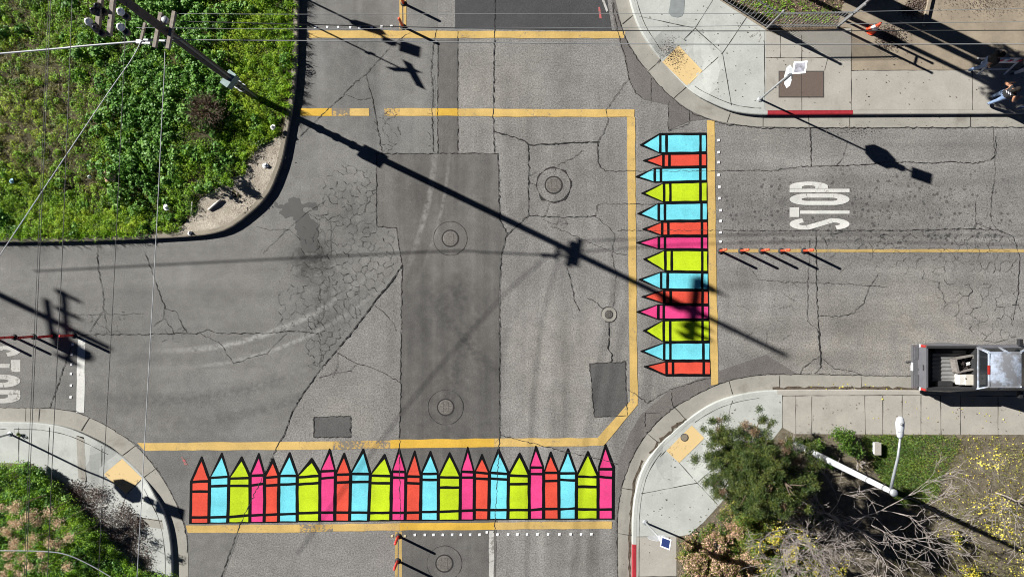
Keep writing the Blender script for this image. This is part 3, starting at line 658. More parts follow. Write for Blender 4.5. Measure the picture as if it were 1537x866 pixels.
marking([(272, 685), (276, 686), (282, 698), (277, 697)], M['chalk_red'], 'pinkish sprayed mark beside the leftmost red crayon', name='survey_mark', wob=1.5)

# STOP lettering (letter box: u to the right, v up)
def arc(cx, cy, rx, ry, a0, a1, n=14): return [(cx + rx * math.cos(math.radians(a0 + (a1 - a0) * i / n)), cy + ry * math.sin(math.radians(a0 + (a1 - a0) * i / n))) for i in range(n + 1)]
def strip(outer, inner): return [[outer[i], outer[i + 1], inner[i + 1], inner[i]] for i in range(len(outer) - 1)]
def letter(ch):
    q = []
    if ch == 'T': q = [[(0, .84), (1, .84), (1, 1), (0, 1)], [(.33, 0), (.67, 0), (.67, .825), (.33, .825)]]
    if ch == 'P': q = [[(0, 0), (.33, 0), (.33, 1), (0, 1)]] + strip([(.35, 1)] + arc(.58, .68, .42, .32, 90, -90, 16) + [(.35, .36)], [(.35, .79)] + arc(.52, .68, .13, .11, 90, -90, 16) + [(.35, .57)])
    if ch == 'O':
        q = strip(arc(.5, .72, .5, .28, 2, 178, 16) + arc(.5, .28, .5, .28, 182, 358, 16) + [(1, .72 )], arc(.5, .7, .14, .10, 2, 178, 16) + arc(.5, .3, .14, .10, 182, 358, 16) + [(.64, .7)])
    if ch == 'S':
        o1 = arc(.5, .73, .5, .27, -10, 190, 18); i1 = arc(.5, .74, .13, .10, -10, 190, 18)
        o2 = arc(.5, .27, .5, .27, 170, 370, 18); i2 = arc(.5, .26, .13, .10, 170, 370, 18)
        q = strip(o1[2:], i1[2:]) + strip(o2[2:], i2[2:]) + [[(.0, .70), (.3, .73), (1, .30), (.7, .27)]]
        q[-1] = [(.0, .68), (.38, .72), (1.0, .32), (.62, .28)]
    return q
def word(root, letters, fn, mat, z):
    for ch, (a, b) in letters:
        mb = MB()
        for quad in letter(ch):
            pts = [fn(u, v, a, b) for u, v in quad]
            mb.add([(*XY(*p), z) for p in pts], [(0, 1, 2, 3)])
        mb.f = orient(mb.v, mb.f); mb.build('letter', mat, root)
rt = empty('stop_lettering', (*XY(1230, 309), 0), 'white painted word STOP in the lane beside the sideways crayons', 'road marking', 'painted STOP words')
word(rt, [('S', (345, 328)), ('T', (326, 311.5)), ('O', (308, 291)), ('P', (289, 273))], lambda u, v, a, b: (1275 - 90 * v, a + (b - a) * u), M['white'], z3)
rt = empty('stop_lettering', (*XY(-10, 560), 0), 'faded white painted word STOP cut off beside the white stop bar', 'road marking', 'painted STOP words')
word(rt, [('S', (519, 535)), ('T', (540, 558)), ('O', (562, 581)), ('P', (585, 605))], lambda u, v, a, b: (-59 + 90 * v, a + (b - a) * u), M['white_old'], z3)

# ------------------------------------------------------------------ painted crayons
def crayon(outer, cells, mat, label, group):
    cx = sum(p[0] for p in outer) / len(outer); cy = sum(p[1] for p in outer) / len(outer)
    root = empty('painted_crayon', (*XY(cx, cy), 0), label, 'painted crayon', group)
    sheet('outline', outer, z3, M['black'], None, root)
    for nm, poly in cells: sheet(nm, wobble(poly, 9, .22), z4, M[mat], None, root)
ORD = ['first', 'second', 'third', 'fourth', 'fifth', 'sixth', 'seventh', 'eighth']
NM = {'r': ('red', 'red'), 'c': ('cyan', 'sky-blue'), 'g': ('lime', 'lime green'), 'p': ('pink', 'hot pink')}
z58 = 5.586
def A(X, Y): return (270 + X / z58, 655 + Y / z58)
def B(X, Y): return (490 + X / z58, 655 + Y / z58)
def D_(X, Y): return (710 + X / z58, 655 + Y / z58)
# (frame, colour, left top/bottom x, right top/bottom x, apex, shoulders, band1, band2, low band, foot)
ROW = [
 (A, 'r', 97, 88, 252, 245, (183, 163), 375, 340, (380, 372), (460, 460), (675, 675), 730), (A, 'c', 252, 245, 415, 403, (352, 132), 340, 320, (345, 335), (415, 410), (675, 672), 727), (A, 'g', 415, 403, 590, 588, (518, 163), 340, 310, (350, 345), (412, 412), (672, 658), 725),
 (A, 'p', 590, 588, 712, 708, (662, 135), 300, 295, (328, 322), (408, 395), (660, 655), 723), (A, 'r', 712, 708, 832, 828, (780, 178), 315, 305, (343, 335), (410, 405), (655, 650), 722), (A, 'c', 832, 828, 985, 985, (920, 128), 305, 300, (328, 328), (400, 395), (650, 645), 718), (A, 'g', 985, 985, 1175, 1173, (1105, 176), 325, 285, (340, 328), (400, 388), (640, 635), 715),
 (B, 'p', -54, -56, 77, 70, (28, 97), 290, 285, (290, 285), (350, 340), (635, 635), 712), (B, 'r', 77, 70, 206, 194, (148, 132), 290, 290, (318, 315), (385, 380), (635, 635), 711), (B, 'c', 206, 194, 370, 353, (308, 98), 290, 285, (312, 312), (380, 378), (636, 635), 711), (B, 'g', 370, 353, 548, 540, (487, 143), 310, 300, (325, 330), (388, 390), (638, 636), 708),
 (B, 'p', 548, 540, 668, 660, (610, 93), 285, 280, (292, 295), (342, 345), (636, 637), 706), (B, 'r', 668, 660, 795, 788, (740, 113), 310, 300, (332, 335), (388, 392), (637, 634), 706), (B, 'c', 795, 788, 940, 937, (872, 117), 290, 290, (312, 310), (360, 362), (630, 628), 705), (B, 'g', 940, 937, 1125, 1120, (1033, 128), 320, 310, (340, 342), (425, 425), (628, 622), 704),
 (B, 'p', 1125, 1120, 1241, 1239, (1185, 83), 285, 280, (293, 297), (342, 342), (620, 617), 703), (D_, 'r', 12, 10, 138, 132, (75, 142), 290, 290, (298, 308), (350, 355), (613, 615), 700), (D_, 'c', 138, 132, 298, 292, (212, 98), 290, 285, (302, 312), (350, 358), (614, 612), 698), (D_, 'g', 298, 292, 472, 472, (390, 132), 300, 290, (325, 330), (397, 395), (614, 614), 696),
 (D_, 'p', 472, 472, 592, 592, (527, 73), 250, 245, (258, 258), (313, 313), (614, 605), 695), (D_, 'r', 592, 592, 718, 722, (650, 122), 290, 290, (303, 303), (372, 370), (606, 604), 695), (D_, 'c', 718, 722, 868, 866, (795, 95), 290, 290, (308, 306), (360, 366), (608, 600), 695), (D_, 'g', 868, 866, 1048, 1048, (963, 118), 310, 305, (333, 338), (418, 420), (608, 610), 694), (D_, 'p', 1048, 1048, 1178, 1175, (1110, 60), 250, 250, (272, 272), (335, 345), (610, 608), 694)]
cnt = {}
for i, (F, c, lt, lb, rt_, rb, ap, sl, sr, b1, b2, lo, ft) in enumerate(ROW):
    k = cnt.get(c, 0); cnt[c] = k + 1
    y0, y1 = min(sl, sr), ft
    L = lambda y: lt + (lb - lt) * (y - 280) / (700 - 280)
    R = lambda y: rt_ + (rb - rt_) * (y - 280) / (700 - 280)
    eL = 10 if i == 0 else 0; eR = 10 if i == len(ROW) - 1 else 0
    outer = [F(L(ft) - eL, ft), F(L(sl) - eL, sl), F(ap[0] - 6, ap[1] + 3), F(ap[0], ap[1]), F(ap[0] + 6, ap[1] + 3), F(R(sr) + eR, sr), F(R(ft) + eR, ft)]
    hw, hb = 14.2, 11.6
    def cell(ya, yb): return [F(L(yb[0]) + hw, yb[0]), F(L(ya[0]) + hw, ya[0]), F(R(ya[1]) - hw, ya[1]), F(R(yb[1]) - hw, yb[1])]
    tipb = (b1[0] - hb, b1[1] - hb); w = (rt_ - lt)
    # inner tip edges run parallel to the outline, about a stroke inside it
    drop = 33 + 2100 / w
    # inner tip corners: where the inset edge meets the first band
    cells = [('tip', [F(max(L(tipb[0]) + hw, ap[0] - (ap[0] - lt) * .98), tipb[0]), F(ap[0], ap[1] + drop), F(min(R(tipb[1]) - hw, ap[0] + (rt_ - ap[0]) * .98), tipb[1])]),
             ('ring', cell((b1[0] + hb, b1[1] + hb), (b2[0] - hb, b2[1] - hb))), ('wrapper', cell((b2[0] + hb, b2[1] + hb), (lo[0] - hb, lo[1] - hb))), ('foot', cell((lo[0] + hb, lo[1] + hb), (ft - 11, ft - 11)))]
    word_ = NM[c][1]
    if i == 0: lab = 'red painted crayon at the left end of the upright row'
    elif i == len(ROW) - 1: lab = 'hot pink painted crayon at the right end of the upright row'
    else: lab = f'{ORD[k]} {word_} painted crayon from the left in the upright row'
    crayon(outer, cells, NM[c][0], lab, 'upright painted crayons')
z43 = 4.33
def DD(X, Y): return (935 + X / z43, 190 + Y / z43)
def EE(X, Y): return (935 + X / z43, 385 + Y / z43)
COL = [
 (DD, 'c', 50, 48, 178, 172, (108, 122), (242, 283, 503), 543), (DD, 'r', 178, 172, 268, 263, (127, 223), (263, 302, 503), 545), (DD, 'c', 268, 263, 366, 357, (79, 328), (207, 247, 503), 546), (DD, 'g', 366, 357, 497, 492, (117, 435), (267, 308, 503), 549), (DD, 'c', 497, 492, 618, 613, (92, 567), (233, 273, 510), 550), (DD, 'r', 618, 613, 713, 712, (124, 668), (255, 295, 513), 552), (DD, 'p', 713, 712, 800, 802, (84, 755), (233, 273, 513), 552),
 (EE, 'g', -44, -42, 98, 103, (130, 18), (275, 317, 515), 553), (EE, 'c', 98, 103, 215, 220, (100, 150), (248, 290, 515), 555), (EE, 'r', 215, 220, 310, 315, (118, 262), (268, 310, 517), 557), (EE, 'p', 310, 315, 412, 410, (85, 360), (230, 265, 517), 559), (EE, 'g', 412, 410, 558, 555, (128, 482), (265, 307, 517), 562), (EE, 'c', 558, 555, 678, 677, (112, 615), (268, 308, 523), 566), (EE, 'r', 678, 677, 772, 772, (134, 715), (283, 325, 525), 570)]
cnt = {}
for i, (F, c, tl, tr, bl, br, ap, (b1, b2, lo), xr) in enumerate(COL):
    k = cnt.get(c, 0); cnt[c] = k + 1
    T = lambda x: tl + (tr - tl) * (x - 240) / 300
    Bt = lambda x: bl + (br - bl) * (x - 240) / 300
    eT = 7 if i == 0 else 0; eB = 7 if i == len(COL) - 1 else 0
    sh = b1 - 2
    outer = [F(xr, T(xr) - eT), F(sh, T(sh) - eT), F(ap[0] + 3, ap[1] - 4), F(*ap), F(ap[0] + 3, ap[1] + 4), F(sh, Bt(sh) + eB), F(xr, Bt(xr) + eB)]
    hw, hb = 10.2, 9.0
    def cell(xa, xb): return [F(xa, T(xa) + hw), F(xb, T(xb) + hw), F(xb, Bt(xb) - hw), F(xa, Bt(xa) - hw)]
    xt = b1 - hb; drop = 19 + 1300 / (bl - tl)
    cells = [('tip', [F(ap[0] + drop, ap[1]), F(xt, T(xt) + hw), F(xt, Bt(xt) - hw)]), ('ring', cell(b1 + hb, b2 - hb)), ('wrapper', cell(b2 + hb, lo - hb)), ('foot', cell(lo + hb, xr - 6))]
    word_ = NM[c][1]
    if i == 0: lab = 'sky-blue painted crayon at the top end of the sideways stack'
    elif i == len(COL) - 1: lab = 'red painted crayon at the bottom end of the sideways stack'
    else: lab = f'{ORD[k]} {word_} painted crayon from the top in the sideways stack'
    crayon(outer, cells, NM[c][0], lab, 'sideways painted crayons')

# ------------------------------------------------------------------ small raised markers
dm = MB(); dm.lathe((0, 0, 0), [(.062, 0), (.060, .008), (.045, .02)], 4); 
def dot_proto(mat):
    v = [Matrix.Rotation(math.radians(45), 3, 'Z') @ Vector(p) for p in dm.v]
    me = bpy.data.meshes.new('raised_marker'); me.from_pydata(v, [], dm.f); me.materials.append(mat); return me
DW, DY = dot_proto(M['dot_white']), dot_proto(M['dot_yellow'])
def dots(pts, label, group, me=None, z=.004, s=1.15):
    for x, y in pts:
        o = bpy.data.objects.new('raised_marker', me or DW); C.objects.link(o); o.location = (*XY(x, y), z)
        o.rotation_euler.z = random.uniform(-.15, .15); o.scale = (s, s, 1); tag(o, label, 'raised marker', group)
dots([(x, 802.3 - (x - 623) * .004 - (3.5 if x == 731 else 0)) for x in (623, 638, 651, 665, 679, 692, 706, 720, 731, 747, 763, 777, 791.5, 807, 823, 840, 857, 872.5, 888)], 'small white raised marker in the row under the upright crayons', 'white markers under the upright crayons')
dots([(1079, 211), (1079, 229), (1079, 244), (1079, 263), (1080, 281), (1080, 298), (1082, 316), (1082, 332), (1082, 349), (1082, 363)], 'small white raised marker in the column beside the sideways crayons', 'white markers beside the sideways crayons')
dots([(109, 517), (108, 532), (107.5, 547), (107, 561), (107, 578.6), (106.5, 596)], 'small white raised marker beside the broad white stop bar', 'white markers beside the stop bar')
dots([(474, 41.5), (491.5, 41.5), (508, 41.5), (526, 42), (540, 42.5), (557.6, 42), (573, 40.5), (588, 40)], 'small white raised marker in the row beside the grassy bank', 'white markers by the grassy bank')
dots([(589, 804)], 'dirty yellow raised marker on the bank side of the post under the crayons', 'dirty yellow markers', DY); dots([(608, 804)], 'dirty yellow raised marker between a post and the row of white markers', 'dirty yellow markers', DY)

# ------------------------------------------------------------------ manholes and lids
def manhole(px, py, r, rc, label, collar=None, ring=True):
    root = empty('manhole', (*XY(px, py), 0), label, 'manhole', 'round manholes in the road')
    c = Vector((*XY(px, py), 0))
    R, RC = r / S, rc / S
    mb = MB(); n = 28
    def annulus(mb, r0, r1, z, mi=0, wob=0.0):
        vs = []
        for k in range(n):
            a = 2 * math.pi * k / n; w = 1 + random.gauss(0, wob)
            vs += [(c.x + r0 * math.cos(a), c.y + r0 * math.sin(a), z), (c.x + r1 * w * math.cos(a), c.y + r1 * w * math.sin(a), z)]
        mb.add(vs, [(2 * k, 2 * k + 1, (2 * k + 3) % (2 * n), (2 * k + 2) % (2 * n)) for k in range(n)], mi)
    annulus(mb, R * 1.08, RC, .0105, 0, .01); mb.build('collar', collar or M['asphalt_trench'], root)
    mb = MB(); annulus(mb, RC * 1.0, RC * (1.03 if ring else 1.07), .0125, 0, .012 if ring else .04); mb.build('collar_joint', M['crack'], root)
    mb = MB(); annulus(mb, R * .94, R * 1.15, .0135); mb.build('frame', M['crack'], root)
    mb = MB(); mb.lathe(c + Vector((0, 0, .004)), [(R * .97, 0), (R * .97, .012), (R * .9, .016)], 28)
    for i in range(-3, 4):                                # cast ridges
        y = i * R * .23; hl = math.sqrt(max(0, (R * .82) ** 2 - y * y))
        if hl > .02: mb.box(c + Vector((0, y, .022)), (2 * hl, R * .07, .006)); 
    for q in (-.35, .35): mb.box(c + Vector((q * R, 0, .0235)), (R * .06, R * 1.3, .006))
    mb.build('cover', M['iron'], root)
manhole(676, 358, 11.5, 25, 'grey manhole in the dark trench patch below the pole shadow')
manhole(669, 611, 11.5, 26, 'grey manhole in the dark trench patch above the upright crayons')
manhole(667, 845, 12, 26, 'grey manhole under the upright crayons at the shadow tip of a post')
manhole(831, 278, 12, 25, 'manhole with a broken ringed collar in the cracked square patch', M['asphalt'], False)
manhole(914, 472, 5.5, 11, 'small round valve lid with pale collar beside the bent yellow line', M['conc_gut'], False)
root = empty('valve_cap', P(1027, 656, .03), 'round grey cap set in the yellow tactile pad near the conifer', 'valve cap')
mb = MB(); mb.lathe(P(1027, 656) + Vector((0, 0, .02)), [(.16, 0), (.16, .02), (.14, .026)], 20); mb.build('rim', M['crack_soft'], root)
mb = MB(); mb.lathe(P(1027, 656) + Vector((0, 0, .03)), [(.13, 0), (.13, .02)], 20); mb.build('lid', plain('tan_iron', (.19, .16, .12), .6, .2), root)
root = empty('vault_cover', P(1200, 128, .15), 'brown double steel lid in the pavement behind the red kerb', 'vault cover')
for a, b in ((1168, 1200.2), (1201, 1233)):
    mb = MB(); p0, p1 = Vector((*XY(a, 147), 0)), Vector((*XY(b, 110), 0)); mb.box(((p0.x + p1.x) / 2, (p0.y + p1.y) / 2, .152), (p1.x - p0.x, p1.y - p0.y, .012)); mb.build('lid_half', M['rust'], root)
p0, p1 = Vector((*XY(1166.5, 148.5), 0)), Vector((*XY(1234.5, 108.5), 0)); mb = MB(); mb.box(((p0.x + p1.x) / 2, (p0.y + p1.y) / 2, .149), (p1.x - p0.x, p1.y - p0.y, .008)); mb.build('frame', M['crack_soft'], root)
flat_thing('cover_plate', [(1008, -20), (1028, -20), (1025, 22), (1022, 27), (1016, 29), (1006, 27), (1002, 22), (1004, 12)], .157, M['plate_grey'], 'grey rounded cover plate in the pale pavement above the scuffed tactile pad', 'cover plate')
flat_thing('footing_pad', [(32 - 18, 642), (32 - 7, 642), (25, 648), (14, 648)], .156, M['conc_new'], 'small pale square concrete pad around the foot of a sign pole', 'concrete pad')
# sprayed white arrow on the pavement
mb = MB(); ribbon(mb, [(1126, 40), (1136, 46), (1139, 52), (1139, 58), (1136, 66)], 2, .157, .3, 4); ribbon(mb, [(1123, 58), (1136, 51)], 2, .157, .3, 4); tag(mb.build('sprayed_arrow', M['white_old']), 'white sprayed arrow on the pale pavement by the iron fence', 'sprayed mark')

# ------------------------------------------------------------------ posts
def make_post(mat):
    root = empty('delineator_post', (0, 0, 0), 'x', 'road post')
    mb = MB(); mb.lathe((0, 0, 0), [(.12, .012), (.12, .03), (.09, .05), (.06, .065)], 20); mb.build('base', M['rubber'], root, True)
    mb = MB(); mb.lathe((0, 0, .06), [(.052, 0), (.052, .80), (.046, .825), (.02, .835)], 14); mb.build('tube', mat, root, True)
    mb = MB(); mb.lathe((0, 0, .56), [(.054, 0), (.054, .076)], 14); mb.build('reflective_band', M['band_orange'] if mat is M['orange'] else M['band_red'], root, True)
    return root
first = {}
def posts(key, mat, pts, group, labels):
    for (x, y), lab in zip(pts, labels):
        loc = Vector((*XY(x, y), 0))
        if key not in first: first[key] = make_post(mat); r = first[key]; r.location = loc
        else: r = copy_tree(first[key], loc)
        r['label'] = lab; r['group'] = group; r.rotation_euler = (random.gauss(0, .012), random.gauss(0, .012), random.uniform(0, 6))
posts('o', M['post_orange'] if 'post_orange' in M else M['orange'], [(1081, 376.8), (1112, 376.6), (1142.5, 376.6), (1172, 376.7), (1206, 376.7)], 'orange posts on the right centre line',
      ['orange post on the thin yellow line, closest to the sideways crayons', 'second orange post from the sideways crayons on the thin yellow line', 'middle of five orange posts on the thin yellow line', 'fourth orange post from the sideways crayons on the thin yellow line', 'orange post on the thin yellow line, farthest from the sideways crayons'])
posts('r', M['post_red'], [(110, 503), (80, 504), (50, 505), (21, 505.7), (-9, 506.5)], 'red posts above the cut-off word STOP',
      ['red post nearest the broad white stop bar', 'second red post from the white stop bar', 'third red post from the white stop bar', 'fourth red post from the white stop bar, above the cut-off word STOP', 'red post farthest from the white stop bar, only its shadow in view'])
posts('o', M['orange'], [(604.5, 40.4), (605.5, 5.7)], 'orange posts beside the dark asphalt patch', ['orange post standing at the yellow crosswalk line by the dark asphalt', 'orange post on the double yellow line, higher than its neighbour at the crosswalk line'])
posts('r', M['post_red'], [(598, 804), (597, 841)], 'posts below the upright crayons', ['red post just under the upright crayons, beside the row of white markers', 'red post lower on the faded double line under the upright crayons'])

# ------------------------------------------------------------------ stop signs
def octagon(r): return [(r * math.cos(math.radians(22.5 + 45 * k)), r * math.sin(math.radians(22.5 + 45 * k))) for k in range(8)]
def stop_sign(px, py, face, label, lean=(0, 0), blue_cells=1, zb=.15, hs=2.75, hp=3.6, ps=.46):
    """face: unit vector the red face looks towards; lean: shift of the pole top in metres"""
    b = Vector((*XY(px, py), zb)); root = empty('stop_sign', b, label, 'stop sign', 'stop signs at the four corners')
    f = Vector((*face, 0)).normalized(); s = Vector((0, 0, 1)).cross(f)
    ln = lambda z: Vector((lean[0] * z / hp, lean[1] * z / hp, z))
    up_ = (ln(1) - ln(0)).normalized()
    mb = MB(); mb.tube([b, b + ln(hp * .5), b + ln(hp)], [.04, .037, .035], 12); mb.lathe(b, [(.11, 0), (.1, .015), (.05, .02)], 16); mb.build('pole', M['galv'], root, True)
    c = b + ln(hs) + f * .055
    def plate(poly, off, th, name, mat, par):
        vs = [c + s * u + up_ * v + f * off for u, v in poly] + [c + s * u + up_ * v + f * (off + th) for u, v in poly]
        n = len(poly); fs = [tuple(range(n - 1, -1, -1)), tuple(range(n, 2 * n))] + [(i, (i + 1) % n, n + (i + 1) % n, n + i) for i in range(n)]
        mb = MB(); mb.add(vs, fs); return mb.build(name, mat, par)
    pl = plate(octagon(.41), 0, .006, 'sign_plate', M['alu'], root)
    def front(poly, off, name, mat):
        vs = [c + s * u + up_ * v + f * off for u, v in poly]; mb = MB(); mb.add(vs, [tuple(range(len(poly)))]); return mb.build(name, mat, pl)
    front(octagon(.40), .009, 'white_border', M['sign_white']); front(octagon(.375), .012, 'red_face', M['sign_red'])
    mb = MB(); u0 = -.27
    for ch in 'STOP':
        for q in letter(ch): mb.add([c + s * (u0 + .115 * u) + up_ * (-.13 + .26 * v) + f * .015 for u, v in q], [(0, 1, 2, 3)])
        u0 += .142
    mb.build('word_stop', M['sign_white'], pl)
    # lamp controller on the back and solar panel on top
    mb = MB(); k = b + ln(hs + .52); mb.box(k - f * .09, (.16, .2, .24) if abs(f.x) > .5 else (.2, .16, .24)); mb.build('battery_box', M['white_metal'], root)
    top = b + ln(hp + .06)
    nrm = Vector((-.62, .12, .78)).normalized(); ay = Vector((.15, 1, 0)).normalized(); ay = (ay - nrm * ay.dot(nrm)).normalized(); ax = ay.cross(nrm)
    R = Matrix((ax, ay, nrm)).transposed()
    mb = MB(); mb.box(top + ax * .1, (ps, ps * .95, .03), mat=R); pf = mb.build('solar_panel', M['white_metal'], root)
    mb = MB(); mb.box(top + ax * .1 + nrm * .017, (ps * .78, ps * .74, .006), mat=R); mb.build('solar_cells', M['solar'] if blue_cells else plain('glare_tinted_cells', (.16, .16, .18), .7, .6, 7, spec=.06), pf)  # paler cell colour stands in for reflected glare on one sign
    return root
stop_sign(1139, 151, (1, 0), 'stop sign by the red kerb and brown double lid, seen from its bare back', (.0, .12), blue_cells=0)
stop_sign(967.5, 782, (0, -1), 'stop sign at the corner with the peach coloured shrubs, blue solar panel on top', (.12, .22), hs=2.1, hp=2.75, ps=.40)
stop_sign(19, 650, (-1, 0), 'stop sign rising from the small pale lid at the cut-off edge by the lower bank', (-.05, 0))
stop_sign(362, -48, (0, 1), 'stop sign beyond the grassy bank whose shadow crosses the yellow line', (0, 0), zb=.3)
# street name sign whose cross-shaped shadow lies on the road
b = Vector((*XY(381, -4), .3)); root = empty('street_name_sign', b, 'street name sign beyond the bank, throwing the cross-shaped shadow on the road', 'street sign')
mb = MB(); mb.tube([b, b + Vector((0, 0, 3.45))], .03, 10); mb.build('pole', M['galv'], root, True)
mb = MB(); mb.box(b + Vector((0, 0, 3.32)), (1.15, .012, .23), math.radians(-3)); mb.build('name_blade', M['sign_green'], root); mb = MB(); mb.box(b + Vector((0, 0, 3.56)), (.012, 1.2, .24), math.radians(28)); mb.build('name_blade', M['sign_green'], root)
mb = MB(); mb.box(b + Vector((0, 0, 2.5)), (.28, .03, .12)); mb.build('bracket', M['galv'], root)

# ------------------------------------------------------------------ utility poles and wires
def utility_pole(base, height, label, zb):
    root = empty('utility_pole', Vector((*XY(*base), zb)), label, 'utility pole', 'wooden utility poles')
    b = Vector((*XY(*base), zb))
    mb = MB(); mb.tube([b + Vector((0, 0, z)) for z in (-.1, 1.5, 4, 8, height)], [.125, .125, .135, .122, .10], 16); mb.build('shaft', M['pole_wood'], root, True)
    return root, b
def seg(mb, a, b, h, w, t): mb.beam(P(*a, h), P(*b, h), w, t)
up1, ub = utility_pole((385, 148), 12.45, 'dark wooden utility pole rising from the grassy bank, its long shadow across the junction', .3)
mb = MB(); seg(mb, (242, 20), (232, 72), 7.65, .10, .12); mb.build('cross_arm', M['arm_wood'], up1)
mb = MB(); seg(mb, (262, 18), (252, 74), 7.6, .10, .12); mb.build('cross_arm', M['arm_wood'], up1)
mb = MB(); seg(mb, (218, 35), (212, 60), 7.6, .07, .08); mb.build('side_bracket', M['arm_wood'], up1)
mb = MB(); seg(mb, (212, 60), (250, 62), 7.45, .05, .05); seg(mb, (205, 63), (226, 64), 7.4, .12, .08); mb.build('cable_clamp', M['galv'], up1)
for a, b2_, h in (((146, 50), (162, -98), 10.55), ((164, 54), (181, -98), 10.5)):
    mb = MB(); seg(mb, a, b2_, h, .10, .12); mb.build('cross_arm', M['arm_wood'], up1)
for (x, y), m in (((147, 10), 'insul_dark'), ((141, 17), 'insul_dark'), ((133, 33), 'insul_white'), ((144, 43), 'insul_dark'), ((181, 18), 'insul_white'), ((181, 41), 'insul_white')):
    c = P(x, y, 10.62); mb = MB(); mb.lathe(c + Vector((0, 0, -.08)), [(.03, 0), (.09, .03), (.10, .08), (.06, .10), (.085, .13), (.05, .18), (.03, .22)], 14); ins = mb.build('insulator', M[m], up1, True)
    mb = MB(); mb.lathe(c + Vector((.06, -.07, -.24)), [(.09, 0), (.09, .13), (.05, .16)], 12); mb.build('insulator_cap', M['insul_dark'], ins, True)
# transformer and cut-outs near the top
for x, y, h, r in ((118, -28, 10.3, .15), (196, -70, 10.3, .15)):
    c = P(x, y, h); mb = MB(); mb.lathe(c, [(r, 0), (r, .42), (r * .8, .48), (.05, .5)], 18); tr = mb.build('transformer', M['grey_metal'], up1, True)
    mb = MB(); mb.lathe(c + Vector((.06, 0, .5)), [(.04, 0), (.06, .05), (.04, .1), (.05, .15), (.02, .22)], 10); mb.build('bushing', M['insul_white'], tr)
d = (P(250, 62, 7.3) - P(236, 50, 7.3)).normalized()
mb = MB(); c = ub + Vector((-.30, -.02, 2.55)); R = Matrix.Rotation(math.radians(25), 3, 'Z'); mb.box(P(346, 121, 2.75), (.54, .28, .42), mat=Matrix.Rotation(math.radians(54), 3, 'Z')); bx = mb.build('cabinet', M['teal_metal'], up1)
mb = MB(); mb.box(P(346, 121, 2.75) + Vector((0, 0, .222)), (.58, .32, .03), mat=Matrix.Rotation(math.radians(54), 3, 'Z')); mb.build('cabinet_top', plain('pale_teal_metal', (.22, .30, .29), .6, .2), bx)
mb = MB()
for z in (1.2, 1.6, 2.0): mb.lathe(ub + Vector((0, 0, z)), [(.162, 0), (.162, .06)], 16)
mb.build('metal_band', M['galv'], up1)
mb = MB(); mb.tube([ub + Vector((.17, -.08, 0)), ub + Vector((.17, -.08, 6.8)), ub + Vector((.1, -.08, 7.2))], .03, 8); mb.build('conduit', M['grey_metal'], up1)
mb = MB(); mb.lathe(P(250, 33, 7.5), [(.05, 0), (.12, .04), (.12, .16), (.06, .2)], 14); mb.build('insulator', M['galv'], up1, True)
up2, ub2 = utility_pole((-480, 210), 10.05, 'second utility pole off the bank, seen only by its arm shadows on the red posts', 0.3)
for h, L in ((9.0, 1.45), (8.6, .8)):
    mb = MB(); mb.beam(ub2 + Vector((.12, -L, h)), ub2 + Vector((-.12, L, h)), .12, .14); mb.build('cross_arm', M['arm_wood'], up2)
for y in (-1.3, -.5, .6, 1.3):
    mb = MB(); mb.lathe(ub2 + Vector((0, y, 8.75)), [(.08, 0), (.11, .15), (.06, .3), (.09, .45), (.03, .65)], 12); mb.build('insulator', M['insul_dark'], up2, True)
mb = MB(); mb.lathe(ub2 + Vector((.3, -.9, 8.6)), [(.24, 0), (.24, .7), (.18, .8)], 16); mb.build('transformer', M['grey_metal'], up2, True)

def wire(pts, r, mat, label, n=40, group='overhead wires'):
    """pts: picture points with heights; a smooth hanging curve through them"""
    q = [P(*p) for p in pts]; out = []
    for i in range(len(q) - 1):
        p0, p1, p2, p3 = q[max(0, i - 1)], q[i], q[i + 1], q[min(len(q) - 1, i + 2)]
        for k in range(n // (len(q) - 1) + 1):
            u = k / (n // (len(q) - 1) + 1)
            out.append(.5 * ((2 * p1) + (p2 - p0) * u + (2 * p0 - 5 * p1 + 4 * p2 - p3) * u * u + (3 * p1 - p0 - 3 * p2 + p3) * u ** 3))
    out.append(q[-1])
    mb = MB(); mb.tube(out, r, 6); o = mb.build('overhead_wire', M[mat], None, True)
    return tag(o, label, 'wire', group)
wire([(228, 60, 7.4), (310, 60.5, 7.3), (620, 63, 7.0), (900, 66, 6.9), (1250, 67, 7.0), (1800, 66, 7.3)], .015, 'wire_mid', 'grey wire running the width of the junction, lowest of the four across the curved pavement')
wire([(252, 32, 7.5), (330, 34, 7.4), (620, 41, 7.1), (900, 46, 7.0), (1160, 47, 7.0), (1800, 45, 7.3)], .014, 'wire_dark', 'dark thick wire crossing just above the orange cone')
wire([(258, 21, 7.6), (460, 22, 7.5), (780, 21, 7.3), (1160, 20, 7.3), (1800, 8, 7.6)], .008, 'wire_mid', 'thin pale wire crossing the dark asphalt patch, topmost of four')
wire([(205, 42, 7.7), (300, 43, 7.6), (460, 44, 7.4), (900, 42, 7.2), (1300, 36, 7.2), (1800, 30, 7.5)], .008, 'wire_mid', 'thin wire just above the dark thick wire at the curved pavement')
wire([(215, 62, 7.45), (205, 63, 7.4), (120, 70, 7.2), (0, 81, 7.0), (-700, 140, 6.6)], .027, 'wire_light', 'thick pale cable bundle leaving the pole over the dry slope')
wire([(212, 62, 7.45), (196, 92, 7.35), (150, 158, 7.2), (0, 383, 6.9), (-200, 690, 6.7)], .015, 'wire_light', 'pale kinked cable falling diagonally over the dry slope')
wire([(236, 58, 7.4), (244, 64, 7.35), (247.5, 84, 7.3), (242, 200, 7.1), (235, 345, 7.0), (223, 560, 7.0), (205, 880, 7.1)], .011, 'wire_light', 'pale straight cable from the pole down across the left road')
